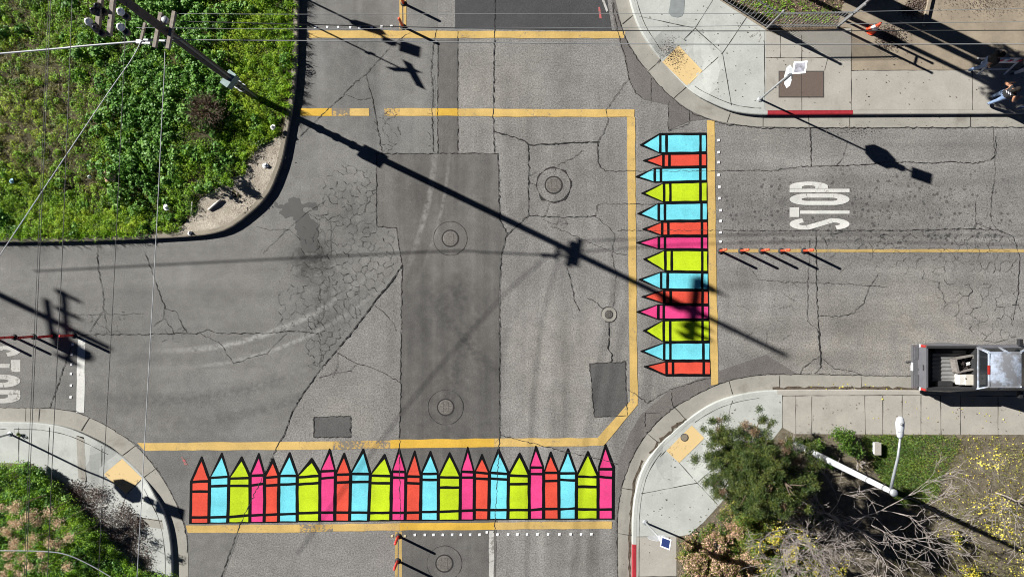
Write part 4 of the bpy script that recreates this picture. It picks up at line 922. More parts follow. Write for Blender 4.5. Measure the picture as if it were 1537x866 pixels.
wire([(78, -40, 9.8), (60.5, 365, 9.4), (48, 640, 9.3), (38, 900, 9.4)], .009, 'wire_dark', 'thin dark wire of a close pair, the one nearer the white stop bar')
wire([(75, -40, 9.8), (57.5, 365, 9.4), (45, 640, 9.3), (35, 900, 9.4)], .007, 'wire_dark', 'thin dark wire of a close pair, the one farther from the white stop bar')
wire([(110, -40, 9.8), (94, 370, 9.4), (79, 680, 9.3), (70, 900, 9.4)], .010, 'wire_dark', 'thin dark wire passing over the broad white stop bar end of the red posts')
wire([(192, -40, 9.8), (174, 365, 9.4), (156, 700, 9.3), (146, 900, 9.4)], .009, 'wire_dark', 'thin dark wire over the left road, between the stop bar and the pale straight cable')
wire([(-40, 826, 5.0), (0, 826, 5.0), (62, 827, 4.8), (100, 832, 4.7), (140, 850, 4.6), (190, 880, 4.6)], .017, 'wire_light', 'pale curved cable passing over the tan seed heads')

# ------------------------------------------------------------------ street light
b = Vector((*XY(1189, 664), .14)); root = empty('street_light', b, 'tall white street light beside the conifer, its curved arm over the pavement', 'street light')
tp = P(1341, 739, 7.55)
mb = MB(); mb.tube([b, b + (tp - b) * .5, tp], [.135, .11, .075], 14); mb.build('pole', M['white_metal'], root, True)
mb = MB(); mb.lathe(b, [(.24, 0), (.24, .2), (.18, .25)], 16); mb.build('base', M['galv'], root, True)
mb = MB(); mb.tube([P(1337, 735, 7.4), P(1341, 715, 7.75), P(1348, 685, 8.0), P(1351.5, 655, 8.1)], [.045, .042, .038, .03], 10); mb.build('arm', M['galv'], root, True)
mb = MB(); mb.lathe(tp + Vector((0, 0, -.05)), [(.11, 0), (.11, .1), (.05, .13)], 14); mb.build('cap', M['galv'], root, True)
c = P(1351, 640, 8.12); mb = MB()
pr = [(-.36, .05, .06), (-.3, .11, .10), (-.05, .15, .12), (.12, .16, .12), (.24, .13, .10), (.31, .05, .06)]   # along north
vs = []; n = 12
for y, w, h in pr:
    for k in range(n): a = 2 * math.pi * k / n; vs.append(c + Vector((w * .85 * math.cos(a), y * .95, h * .55 * math.sin(a))))
mb.add(vs, [(i * n + k, i * n + (k + 1) % n, (i + 1) * n + (k + 1) % n, (i + 1) * n + k) for i in range(5) for k in range(n)] + [tuple(range(n - 1, -1, -1)), tuple(5 * n + k for k in range(n))])
hd = mb.build('lamp_head', M['white_metal'], root, True)
mb = MB(); mb.lathe(c + Vector((0, .08, .05)), [(.04, 0), (.04, .05), (.02, .07)], 10); mb.build('photocell', M['grey_metal'], hd)
mb = MB(); mb.box(c + Vector((0, -.14, .045)), (.20, .012, .03)); mb.build('housing_seam', M['grey_metal'], hd)
mb = MB()
for u in (.93, .80): mb.lathe(b + (tp - b) * u, [(.092 if u > .9 else .10, 0), (.092 if u > .9 else .10, .06)], 14)
mb.build('band', M['grey_metal'], root)

# ------------------------------------------------------------------ iron fence and cone
root = empty('iron_fence', Vector((*XY(1150, 44), .15)), 'dark iron picket fence along the leaf-strewn yard', 'fence')
def fence_run(a, b_, h, nm):
    A_, B_ = Vector((*XY(*a), .15)), Vector((*XY(*b_), .15)); L = (B_ - A_).length; n = int(L / .135)
    mb = MB()
    for i in range(1, n): q = A_ + (B_ - A_) * i / n; mb.box(q + Vector((0, 0, h / 2 + .02)), (.016, .016, h))
    mb.build('pickets', M['grey_metal'], root)
    mb = MB()
    for z in (.14, h - .14): mb.beam(A_ + Vector((0, 0, z)), B_ + Vector((0, 0, z)), .035, .04)
    mb.build('rail', M['grey_metal'], root)
fence_run((1035, -26), (1149, 45), 1.6, 'a'); fence_run((1149, 45), (1254, 43), 1.6, 'b')
for p, h in (((1149, 45), 1.75), ((1254, 43), 2.25), ((1264, 33), 2.1), ((1040, -23), 1.7)):
    mb = MB(); q = Vector((*XY(*p), .15)); mb.box(q + Vector((0, 0, h / 2)), (.07, .07, h)); mb.lathe(q + Vector((0, 0, h)), [(.06, 0), (.06, .02), (.01, .05)], 8); mb.build('post', M['grey_metal'], root)
mb = MB(); mb.beam(Vector((*XY(1264, 33), 1.9)), Vector((*XY(1254, 43), 2.0)), .05, .05); mb.build('rail', M['galv'], root)
kb = MB(); ribbon(kb, [(1070, -4), (1146, 45), (1166, 54)], 3.0, .17); kb.build('fence_footing', M['conc_pad'])['kind'] = 'structure'
b = Vector((*XY(1305, 47.5), .15)); root = empty('traffic_cone', b, 'orange traffic cone with a white band beside the swept leaf pile', 'cone')
mb = MB(); mb.lathe(b, [(.22, .002), (.22, .03), (.19, .037)], 22); mb.build('base', M['orange'], root)
mb = MB(); mb.lathe(b + Vector((0, 0, .037)), [(.185, 0), (.145, .22)], 20); mb.build('cone_body', M['orange'], root, True)
mb = MB(); mb.lathe(b + Vector((0, 0, .47)), [(.09, 0), (.045, .28), (.03, .29)], 20); mb.build('cone_tip', M['orange'], root, True)
mb = MB(); mb.lathe(b + Vector((0, 0, .2565)), [(.146, 0), (.092, .214)], 20); mb.build('reflective_band', M['reflect'], root, True)
# kerb of the yard drive
kb = MB()
A_, B_ = Vector((*XY(1396, -20), .2)), Vector((*XY(1382, 42), .2)); kb.beam(A_, B_, .12, .12); tag(kb.build('kerb', M['conc_pad']), kind='structure')

# ------------------------------------------------------------------ A-frame barricade
b = P(1507, 92); b.z = .15; root = empty('barricade', b, 'white folding barricade with a red striped board, behind the person in black', 'barricade')
def bar(pts, nm, mat, w=.05):
    mb = MB(); mb.beam(pts[0], pts[1], w, w); mb.build(nm, mat, root)
Q = lambda px, py, h: P(px, py, h)
x0, x1 = 13.75 + 5.05, 13.75 + 6.1
yb, yt, yf = 8.62, 8.95, 9.28
for x in (x0, x1):
    bar(((x, yb, .15), (x, yt, 1.12)), 'leg', M['white_metal']); bar(((x, yf, .15), (x, yt, 1.12)), 'leg', M['white_metal'])
bar(((x0, yb + .12, .5), (x1, yb + .12, .5)), 'rail', M['white_metal']); bar(((x0, yf - .12, .5), (x1, yf - .12, .5)), 'rail', M['white_metal'])
mb = MB(); mb.beam((x0, yt - .06, 1.0), (x1, yt - .06, 1.0), .025, .24, up=(0, .3, 1)); bd = mb.build('board', M['reflect'], root)
mb = MB()
for k in range(3):
    xx = x0 + .12 + k * .36; mb.add([(xx, yt - .078, .885), (xx + .15, yt - .078, .885), (xx + .27, yt - .078, 1.115), (xx + .12, yt - .078, 1.115)], [(0, 1, 2, 3)]); mb.box((xx + .2, yt - .06, 1.122), (.15, .03, .004))
mb.build('red_stripes', M['post_red'], bd)

# ------------------------------------------------------------------ pickup truck
def car_paint(name, col, rough=.35, metal=.55):
    t = NT(name); t.base(t.scale_col(col, t.rng(t.noise(3, 5), .3, .7, .85, 1.12))); t.rough(rough); t.b.inputs['Metallic'].default_value = metal
    t.b.inputs['Coat Weight'].default_value = .3; return t.m
M['truck'] = car_paint('grey_truck_paint', (.145, .145, .158), .4, .35)
t = NT('faded_roof_sunlit_pillar_paint'); f = t.rng(t.noise(2.2, 7, .7), .45, .6)
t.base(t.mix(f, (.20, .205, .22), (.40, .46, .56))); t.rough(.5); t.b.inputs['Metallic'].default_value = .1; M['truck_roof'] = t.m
M['glass'] = plain('dark_tinted_glass', (.012, .014, .016), .08, .05); M['liner'] = plain('black_bed_liner', (.02, .02, .021), .7, .2)
M['ribbed'] = plain('grey_ribbed_bed_mat', (.17, .17, .165), .7, .12); M['tail_red'] = plain('red_lamp_lens', (.32, .025, .02), .2, .1); M['tail_white'] = plain('clear_lamp_lens', (.7, .7, .7), .2, .1)
M['chrome'] = plain('dull_bumper_chrome', (.18, .18, .19), .4, .1, 8, .6); M['plate'] = plain('white_number_plate', (.75, .75, .75), .4, .03)
xr, xf, yc = 16.15, 21.6, -3.105; W2 = .90
b = Vector(((xr + xf) / 2, yc, 0)); root = empty('pickup_truck', b, 'grey pickup truck parked at the kerb, crate and white box in its bed', 'pickup truck')
def section(mb, prof, mi=0):
    """loft closed loops of equal length"""
    n = len(prof[0]); vs = [p for loop in prof for p in loop]
    fs = [(i * n + k, i * n + (k + 1) % n, (i + 1) * n + (k + 1) % n, (i + 1) * n + k) for i in range(len(prof) - 1) for k in range(n)]
    mb.add(vs, fs, mi)
bedf = 18.13; rail = 1.12
for s in (1, -1):          # bed sides: outer skin, rail, inner wall
    mb = MB()
    ys = [yc + s * W2, yc + s * (W2 + .0), yc + s * (W2 - .03), yc + s * (W2 - .13), yc + s * (W2 - .14), yc + s * (W2 - .14)]
    zz = [.45, .95, rail, rail, rail - .05, .62]
    sec = []
    for x, bul in ((xr, 0), (xr + .25, .015), (xr + .55, .04), (xr + 1.0, .055), (xr + 1.5, .03), (bedf, .0)):
        sec.append([(x, y + (s * bul if i < 2 else 0), z) for i, (y, z) in enumerate(zip(ys, zz))])
    n = 6; vs = [p for l in sec for p in l]; fs = [(i * n + k, i * n + k + 1, (i + 1) * n + k + 1, (i + 1) * n + k) for i in range(5) for k in range(5)]
    fs += [tuple(range(6)), tuple(reversed([30 + k for k in range(6)]))]
    mb.add(vs, fs if s < 0 else [tuple(reversed(f)) for f in fs]); mb.m = [1 if (i < 25 and i % 5 >= 2) else 0 for i in range(len(fs))]
    mb.build('bed_side', [M['truck'], M['liner']], root)
mb = MB(); mb.box(((xr + bedf) / 2, yc, .60), (bedf - xr - .06, 2 * W2 - .28, .05)); mb.box((bedf - .03, yc, .86), (.06, 2 * W2 - .29, .5)); 
for s in (1, -1): mb.box(((xr + bedf) / 2 - .1, yc + s * (W2 - .25), .69), (.7, .2, .16))
bed = mb.build('bed', M['liner'], root)
mb = MB(); n = 80; vs = []; L0, L1 = xr + .52, bedf - .12
for k in range(n + 1):
    y = yc - .63 + 1.26 * k / n; z = .645 + .016 * math.sin(k / n * 2 * math.pi * 8); vs += [(L0, y, z), (L1, y, z)]
mb.add(vs, [(2 * k, 2 * k + 1, 2 * k + 3, 2 * k + 2) for k in range(n)]); mb.build('ribbed_mat', M['ribbed'], bed, True)
mb = MB(); mb.box((xr + .03, yc, .86), (.075, 2 * W2 - .28, .52)); tg = mb.build('tailgate', M['truck'], root)
mb = MB(); mb.box((xr - .012, yc, .95), (.02, .22, .07)); mb.build('handle', M['dark_metal'], tg)
mb = MB(); mb.box((xr - .13, yc, .54), (.2, 1.72, .13)); mb.box((xr - .10, yc + .55, .62), (.14, .5, .03)); mb.box((xr - .10, yc - .55, .62), (.14, .5, .03)); bp = mb.build('rear_bumper', M['chrome'], root)
mb = MB(); mb.box((xr - .236, yc, .545), (.012, .32, .15)); mb.build('number_plate', M['plate'], bp); mb = MB(); mb.tube([(xr - .42, yc + .17, .45), (xr - .1, yc + .17, .45)], .04, 8); mb.lathe((xr - .40, yc + .17, .47), [(.03, 0), (.03, .05), (.05, .08), (.02, .13)], 10); mb.build('tow_hitch', M['dark_metal'], bp)
for s in (1, -1):
    mb = MB(); mb.box((xr + .02, yc + s * (W2 - .05), .93), (.10, .09, .30)); l = mb.build('tail_light', M['tail_red'], root)
    mb = MB(); mb.box((xr + .02, yc + s * (W2 - .05), .73), (.11, .11, .07)); mb.build('reversing_lens', M['tail_white'], l)
# lower body with nose, cab sides
mb = MB()
lo = []
for x, w, z0, z1_ in ((bedf + .02, W2, .42, 1.16), (bedf + .6, W2 + .01, .42, 1.16), (20.0, W2 + .01, .42, 1.13), (20.7, W2, .42, 1.08), (21.25, W2 - .05, .42, 1.0), (21.55, W2 - .22, .45, .85)):
    lo.append([(x, yc - w + .04, z0), (x, yc + w - .04, z0), (x, yc + w, (z0 + z1_) / 2), (x, yc + w - .03, z1_ - .1), (x, yc + w - .12, z1_), (x, yc - w + .12, z1_), (x, yc - w + .03, z1_ - .1), (x, yc - w, (z0 + z1_) / 2)])
section(mb, lo); mb.add(lo[-1], [tuple(range(8))]); mb.add(lo[0], [tuple(range(7, -1, -1))]); mb.build('body', M['truck'], root, False)
# cab: pillars/greenhouse block in glass, roof skin above
def loop(x, w, z): return [(x, yc - w, z), (x, yc + w, z)]
wb, wt, zb_, zt = .80, .645, 1.13, 1.66
bx0, bx1, tx0, tx1 = bedf + .04, 20.15, bedf + .12, 19.42
gl = [(bx0, yc - wb, zb_), (bx1, yc - wb, zb_), (bx1, yc + wb, zb_), (bx0, yc + wb, zb_), (tx0, yc - wt, zt - .05), (tx1, yc - wt, zt - .05), (tx1, yc + wt, zt - .05), (tx0, yc + wt, zt - .05)]
mb = MB(); mb.add(gl, [(4, 5, 6, 7), (0, 1, 5, 4), (1, 2, 6, 5), (2, 3, 7, 6), (3, 0, 4, 7)]); mb.build('window_glass', M['glass'], root)
mb = MB(); rf = []
for x, dz, dw in ((tx0 - .03, -.01, -.02), (tx0 + .1, .035, .02), (tx0 + .5, .06, .025), (tx1 - .25, .05, .02), (tx1 - .02, .01, .0), (tx1 + .06, -.02, -.02)):
    rf.append([(x, yc + (wt + dw) * u, zt + dz * (1 - abs(u) ** 4) - .03 * abs(u) ** 4) for u in (-1, -.9, -.6, -.2, .2, .6, .9, 1)])
n = 8; mb.add([p for l in rf for p in l], [(i * n + k, (i + 1) * n + k, (i + 1) * n + k + 1, i * n + k + 1) for i in range(5) for k in range(7)]); mb.build('roof', M['truck_roof'], root, True)
mb = MB()
for s in (1, -1):
    for (xb, xt, w) in ((bx0, tx0, .13), (19.0, 18.95, .09), (bx1 - .02, tx1, .09)):
        mb.beam((xb, yc + s * (wb + .012), zb_ - .01), (xt, yc + s * (wt + .012), zt), .035, w, up=(0, s, 0)) if False else mb.beam((xb, yc + s * (wb + .005), zb_ - .02), (xt, yc + s * (wt + .005), zt), w, .05, up=(0, s, .3))
    mb.beam((tx0, yc + s * (wt + .01), zt - .02), (tx1, yc + s * (wt + .01), zt - .02), .06, .05)
mb.beam((bx0 - .005, yc - wb, zb_ + .0), (bx0 - .005, yc + wb, zb_ + .0), .06, .07); mb.beam((tx0 - .01, yc - wt, zt - .02), (tx0 - .01, yc + wt, zt - .02), .06, .06); mb.build('pillar', M['truck_roof'], root)  # pillars take the paler roof colour to imitate sunlit edges
mb = MB(); mb.box((tx0 - .03, yc, zt + .0), (.07, .34, .05)); mb.build('brake_light', M['tail_red'], root)
for s in (1, -1):
    mb = MB(); mb.box((19.75, yc + s * (W2 + .12), 1.18), (.13, .24, .17)); mb.build('wing_mirror', M['dark_metal'], root)
def wheel(x, s):
    R = Matrix.Rotation(math.pi / 2, 3, 'X'); c = Vector((x, yc + s * (W2 - .12), .36)); mb = MB(); prof = [(.24, -.11), (.34, -.11), (.36, -.08), (.36, .08), (.34, .11), (.24, .11)]
    n = 24; vs = []
    for r, z in prof:
        for k in range(n): a = 2 * math.pi * k / n; vs.append(c + R @ Vector((r * math.cos(a), r * math.sin(a), z)))
    mb.add(vs, [(i * n + k, i * n + (k + 1) % n, (i + 1) * n + (k + 1) % n, (i + 1) * n + k) for i in range(5) for k in range(n)]); w = mb.build('wheel', M['rubber'], root, True)
    mb = MB(); vs = [c + R @ Vector((.235 * math.cos(2 * math.pi * k / n), .235 * math.sin(2 * math.pi * k / n), -s * .09)) for k in range(n)]; mb.add(vs, [tuple(range(n))]); mb.build('rim', M['chrome'], w)
for x in (17.05, 20.65):
    for s in (1, -1): wheel(x, s)
for s in (1, -1):
    mb = MB(); mb.box((21.42, yc + s * .6, .82), (.12, .3, .16)); mb.build('headlight', M['tail_white'], root)
mb = MB(); mb.box((21.56, yc, .5), (.16, 1.6, .18)); mb.build('front_bumper', M['chrome'], root)
mb = MB(); mb.add([(bx1 + .03, yc - .72, 1.135), (20.9, yc - .7, 1.08), (21.25, yc - .66, 1.01), (21.25, yc + .66, 1.01), (20.9, yc + .7, 1.08), (bx1 + .03, yc + .72, 1.135)], [(0, 1, 4, 5), (1, 2, 3, 4)]); mb.build('bonnet', M['truck_roof'], root)
# cargo
c = P(1446, 546, .85); R = Matrix.Rotation(math.radians(12), 3, 'Z'); c.z = .66
root = empty('open_crate', c, 'weathered grey open crate full of dark scrap, standing in the truck bed', 'crate')
mb = MB(); w, d_, h, th = .78, .58, .34, .045
for q, sz in (((0, 0, .02), (w, d_, .04)), ((-w / 2 + th, 0, h / 2), (th * 2, d_, h)), ((w / 2 - th / 2, 0, h / 2), (th, d_, h)), ((0, d_ / 2 - th / 2, h / 2), (w, th, h - .004)), ((0, -d_ / 2 + th / 2, h / 2), (w, th, h - .004))):
    mb.box(c + R @ Vector(q), sz, mat=R)
mb.build('crate_body', plain('weathered_grey_wood', (.17, .155, .14), .9, .3, 9), root)
mb = MB()
for k in range(26): q = R @ Vector((random.uniform(-.26, .3), random.uniform(-.2, .2), random.uniform(.08, .2))); mb.box(c + q, (random.uniform(.06, .2), .05, .04), random.uniform(0, 6))
mb.build('scrap', plain('dark_scrap', (.03, .022, .02), .7, .4), root)
mb = MB()
for k in range(4): q = R @ Vector((.12 + .07 * (k % 2), -.05 + .06 * (k // 2), .24)); mb.box(c + q, (.08, .035, .03), .5)
mb.build('white_cartons', M['insul_white'], root)
c = P(1452, 569.5, .9); c.z = .64; root = empty('white_box', c, 'white lidded box in the truck bed beside the grey crate', 'box')
mb = MB(); mb.box(c + Vector((0, 0, .16)), (.68, .40, .32)); mb.build('box_body', plain('chalky_white_plastic', (.56, .545, .50), .6, .1), root)
mb = MB(); mb.box(c + Vector((.1, 0, .335)), (.46, .41, .03)); mb.build('lid', plain('cream_plastic', (.5, .47, .40), .6, .12), root); mb = MB(); mb.lathe(c + Vector((-.12, .05, .35)), [(.03, 0), (.02, .02)], 10); mb.build('catch', M['dark_metal'], root)

# ------------------------------------------------------------------ people
def skin_body(name, joints, bones, radii, mats, bonemat, parent_loc, label):
    names = list(joints); idx = {n: i for i, n in enumerate(names)}
    me = bpy.data.meshes.new(name); me.from_pydata([joints[n] for n in names], [(idx[a], idx[b]) for a, b in bones], [])
    o = bpy.data.objects.new(name, me); C.objects.link(o)
    sk = o.modifiers.new('s', 'SKIN'); sub = o.modifiers.new('u', 'SUBSURF'); sub.levels = 2
    for i, n in enumerate(names):
        r = radii[n]; me.skin_vertices[0].data[i].radius = r if isinstance(r, tuple) else (r, r)
        me.skin_vertices[0].data[i].use_root = (n == 'pelvis')
    dg = bpy.context.evaluated_depsgraph_get(); ev = o.evaluated_get(dg); nm = bpy.data.meshes.new_from_object(ev)
    o.modifiers.clear(); o.data = nm; bpy.data.meshes.remove(me)
    for m in mats: nm.materials.append(m)
    segs = [(Vector(joints[a]), Vector(joints[b]), bonemat[(a, b)]) for a, b in bones]
    for p in nm.polygons:
        best = 1e9
        for a, b_, mi in segs:
            ab = b_ - a; u = max(0, min(1, (p.center - a).dot(ab) / (ab.length_squared or 1))); dd = (p.center - (a + ab * u)).length
            if dd < best: best = dd; p.material_index = mi
        p.use_smooth = True
    o.location = parent_loc
    return tag(o, label, 'person')
M['hair'] = plain('black_hair', (.012, .01, .009), .8, .3, spec=.15); M['skin_a'] = plain('brown_skin', (.30, .16, .095), .55, .08); M['skin_b'] = plain('tan_skin', (.42, .21, .12), .55, .08)
M['jeans'] = plain('light_blue_jeans', (.17, .24, .37), .85, .15); M['jeans_dark'] = plain('navy_jeans', (.03, .05, .11), .85, .15); M['black_cloth'] = plain('black_cotton', (.013, .013, .015), .85, .2)
M['white_cloth'] = plain('white_cotton', (.5, .5, .54), .85, .08); M['shoe'] = plain('dark_shoe', (.03, .03, .035), .6, .2); M['shoe_white'] = plain('white_shoe', (.65, .65, .65), .6, .1)
def person(px, py, head, mats, label, stride=.28, arms=((.1, .25), (-.1, .25)), sleeves=True, shoe='shoe', bald=False, hairlen=.1, vest=False):
    """head: compass angle the person faces (radians); arms: (forward swing of elbow, forward reach of hand above hip)"""
    f = Vector((math.cos(head), math.sin(head), 0)); l = Vector((-f.y, f.x, 0)); Z = Vector((0, 0, 1))
    def v(a, b, c): return tuple(f * a + l * b + Z * c)
    J = {'pelvis': v(0, 0, .95), 'waist': v(.01, 0, 1.10), 'chest': v(.02, 0, 1.30), 'neckb': v(.01, 0, 1.44), 'neck': v(.02, 0, 1.50), 'head': v(.035, 0, 1.60), 'crown': v(.03, 0, 1.69)}
    r = {'pelvis': (.18, .15), 'waist': (.17, .14), 'chest': (.19, .15), 'neckb': (.085, .07), 'neck': .055, 'head': .092, 'crown': .075}
    bones = [('pelvis', 'waist'), ('waist', 'chest'), ('chest', 'neckb'), ('neckb', 'neck'), ('neck', 'head'), ('head', 'crown')]
    bm_ = {bones[0]: 1, bones[1]: 1, bones[2]: 1, bones[3]: 0, bones[4]: 0, bones[5]: 0}
    for s, nm, st in ((1, 'l', stride), (-1, 'r', -stride)):
        J['hip' + nm] = v(.0, .10 * s, .88); J['knee' + nm] = v(st * .5 + .05, .11 * s, .49); J['ankle' + nm] = v(st - (.04 if st < 0 else 0), .11 * s, .09 + (.05 if st < 0 else 0)); J['toe' + nm] = v(st + .17, .12 * s, .045)
        r['hip' + nm] = .115; r['knee' + nm] = .08; r['ankle' + nm] = .06; r['toe' + nm] = (.045, .035)
        for a, b, mi in (('pelvis', 'hip', 2), ('hip', 'knee', 2), ('knee', 'ankle', 2), ('ankle', 'toe', 3)):
            k = (a if a == 'pelvis' else a + nm, b + nm); bones.append(k); bm_[k] = mi
        sw, out, hx, hz = arms[0 if s > 0 else 1]
        J['sh' + nm] = v(.01, .19 * s, 1.40); J['el' + nm] = v(sw, (.24 + out) * s, 1.13); J['wr' + nm] = v(hx, (.22 + out * .6) * s, hz); J['pa' + nm] = v(hx + .07, (.21 + out * .6) * s, hz - .01)
        r['sh' + nm] = .075; r['el' + nm] = .052; r['wr' + nm] = .038; r['pa' + nm] = (.042, .022)
        for a, b, mi in (('chest', 'sh', 1), ('sh', 'el', 1 if sleeves else 0), ('el', 'wr', 0), ('wr', 'pa', 0)):
            k = (a if a == 'chest' else a + nm, b + nm); bones.append(k); bm_[k] = mi
        d = Vector(J['pa' + nm]) - Vector(J['wr' + nm]); d.normalize()
        for q in range(5):                                    # fingers and thumb
            off = (q - 1.5) * .019; L = (.065, .075, .07, .055, .05)[q]
            p0 = Vector(J['pa' + nm]) + l * off + d * .02; 
            if q == 4: p0 = Vector(J['wr' + nm]) + d * .035 - l * s * .03
            p1 = p0 + d * L * .6 - Z * .01; p2 = p0 + d * L - Z * .03
            J[f'f{q}{nm}'] = tuple(p1); J[f'g{q}{nm}'] = tuple(p2); r[f'f{q}{nm}'] = .0095; r[f'g{q}{nm}'] = .0075
            for k in ((('pa' if q < 4 else 'wr') + nm, f'f{q}{nm}'), (f'f{q}{nm}', f'g{q}{nm}')): bones.append(k); bm_[k] = 0
    body = skin_body('person', J, bones, r, [M[m] for m in mats], bm_, Vector((*XY(px, py), .15)), label)
    loc = body.location
    # hair cap, face
    hc = loc + Vector(J['head']) + Z * .03 - f * .012
    mb = MB(); n, m_ = 16, 9; vs = []
    for i in range(m_ + 1):
        th = math.pi * .62 * i / m_
        for k in range(n):
            a = 2 * math.pi * k / n; cut = 1.0
            dirv = f * math.cos(a) * math.sin(th) + l * math.sin(a) * math.sin(th) + Z * math.cos(th)
            if dirv.dot(f) > .55 and dirv.z < .35: cut = .80
            vs.append(hc + Vector((dirv.x * .108, dirv.y * .108, dirv.z * .118)) * cut)
    mb.add(vs, [(i * n + k, (i + 1) * n + k, (i + 1) * n + (k + 1) % n, i * n + (k + 1) % n) for i in range(m_) for k in range(n)])
    if hairlen > .12: mb.tube([hc - f * .07, hc - f * .12 - Z * .12, hc - f * .11 - Z * hairlen], [.08, .075, .04], 10)
    mb.build('hair', M['hair'], body, True)
    fc = loc + Vector(J['head']); mb = MB()
    for s in (1, -1): mb.lathe(fc + f * .085 + l * s * .033 + Z * .005, [(.004, -.008), (.011, 0), (.004, .008)], 8)
    mb.build('eyes', M['hair'], body); mb = MB(); mb.box(fc + f * .10 - Z * .02, (.03, .022, .04), head); mb.box(fc + f * .088 - Z * .055, (.012, .045, .012), head)
    for s in (1, -1): mb.box(fc + l * s * .092 - Z * .01, (.035, .018, .055), head)
    mb.build('nose_and_ears', M[mats[0]], body)
    if vest:
        mb = MB()
        for k in range(3): q = loc + Vector(J['chest']) - f * .125 + l * (k - 1) * .07 + Z * (.05 - .07 * k); mb.box(q, (.012, .10, .035), head)
        mb.build('shirt_print', M['white_cloth'], body)
    return body
person(1458, 104, math.radians(5), ['skin_a', 'black_cloth', 'jeans', 'shoe'], 'person walking in a black top and pale jeans, beside the white barricade', .26, ((.18, .06, .42, 1.08), (-.12, .06, -.05, .92)), True, hairlen=.16)
person(1480, 153, math.radians(20), ['skin_b', 'black_cloth', 'jeans', 'shoe'], 'person in a black sleeveless top with bare arms and pale blue jeans on the pavement', .12, ((.02, .16, .30, 1.12), (.05, .14, .30, 1.14)), False, vest=True, hairlen=.2)
person(1525, 108, math.radians(185), ['skin_a', 'white_cloth', 'white_cloth', 'shoe'], 'person in white clothes cut off beside the barricade', .24, ((.1, .04, .2, .95), (-.1, .04, -.05, .9)), True)
person(1531, 160, math.radians(10), ['skin_a', 'black_cloth', 'jeans_dark', 'shoe_white'], 'person in dark jeans and white shoes cut off at the kerb side', .28, ((.1, .04, .2, .95), (-.1, .04, -.05, .9)), True)

# ------------------------------------------------------------------ vegetation
def rand_dirs(n, upb):
    v = rng.normal(size=(n, 3)); v[:, 2] = np.abs(v[:, 2]) * upb + .1; return v / np.linalg.norm(v, axis=1, keepdims=True)
def leaf_mesh(cen, size, aspect=.55, upb=1.2, dirs=None):
    """one folded four-cornered leaf per centre"""
    n = len(cen); nrm = rand_dirs(n, upb) if dirs is None else dirs
    t_ = rng.normal(size=(n, 3)); t_ -= nrm * (t_ * nrm).sum(1, keepdims=True); t_ /= np.linalg.norm(t_, axis=1, keepdims=True)
    b_ = np.cross(nrm, t_); s = np.broadcast_to(np.asarray(size, dtype=float).reshape(-1, 1), (n, 1))
    a0 = cen - t_ * s * .5; a2 = cen + t_ * s * .5 - nrm * s * .12; a1 = cen + b_ * s * .5 * aspect - nrm * s * .08; a3 = cen - b_ * s * .5 * aspect - nrm * s * .08
    V = np.stack([a0, a1, a2, a3], 1).reshape(-1, 3)
    return V
def blade_mesh(cen, length, width, lean=.6):
    n = len(cen); d = rng.normal(size=(n, 3)); d[:, 2] = 0; d /= np.linalg.norm(d, axis=1, keepdims=True)
    L = np.asarray(length).reshape(-1, 1) * np.ones((n, 1)); top = cen + d * L * lean + np.array([0, 0, 1]) * L * .8; mid = cen + d * L * lean * .35 + np.array([0, 0, 1]) * L * .55
    sd = np.stack([-d[:, 1], d[:, 0], np.zeros(n)], 1) * width / 2
    return np.stack([cen - sd * .6, mid - sd, top, mid + sd], 1).reshape(-1, 3)
def quads_object(name, parts, parent=None):
    """parts: list of (vertex array of quads, material)"""
    V = np.concatenate([p[0] for p in parts]); 
    if parent is not None: V = V - np.array(parent_world(parent))
    nq = len(V) // 4; me = bpy.data.meshes.new(name)
    me.vertices.add(len(V)); me.vertices.foreach_set('co', V.astype(np.float32).ravel())
    me.loops.add(nq * 4); me.loops.foreach_set('vertex_index', np.arange(nq * 4, dtype=np.int32))
    me.polygons.add(nq); me.polygons.foreach_set('loop_start', np.arange(0, nq * 4, 4, dtype=np.int32))
    mi = np.concatenate([np.full(len(p[0]) // 4, i, dtype=np.int32) for i, p in enumerate(parts)])
    for p in parts: me.materials.append(p[1])
    me.polygons.foreach_set('material_index', mi); me.update(calc_edges=True)
    o = bpy.data.objects.new(name, me); C.objects.link(o)
    if parent is not None: o.parent = parent
    return o
def to_world(pxy, z): return np.stack([(pxy[:, 0] - CX) / S, -(pxy[:, 1] - CY) / S, z], 1)
def in_poly(poly, pts):
    x, y = pts[:, 0], pts[:, 1]; r = np.zeros(len(pts), bool); j = len(poly) - 1
    for i in range(len(poly)):
        xi, yi = poly[i]; xj, yj = poly[j]
        with np.errstate(divide='ignore', invalid='ignore'):
            c = ((yi > y) != (yj > y)) & (x < (xj - xi) * (y - yi) / (yj - yi + 1e-12) + xi)
        r ^= c; j = i
    return r
def scatter(poly, n):
    p = np.array(poly); lo_, hi = p.min(0), p.max(0); out = []
    while sum(map(len, out)) < n:
        q = rng.uniform(lo_, hi, size=(n * 2, 2)); out.append(q[in_poly(poly, q)])
    return np.concatenate(out)[:n]
def vnoise(p, sc, seed):
    """cheap smooth noise on pixel points"""
    r = np.random.default_rng(seed); v = np.zeros(len(p))
    for k in range(7):
        a = r.uniform(0, 6.28); w = sc * r.uniform(.6, 1.8); v += np.sin((p[:, 0] * math.cos(a) + p[:, 1] * math.sin(a)) / w * 2 + r.uniform(0, 6.28))
    return v / 7
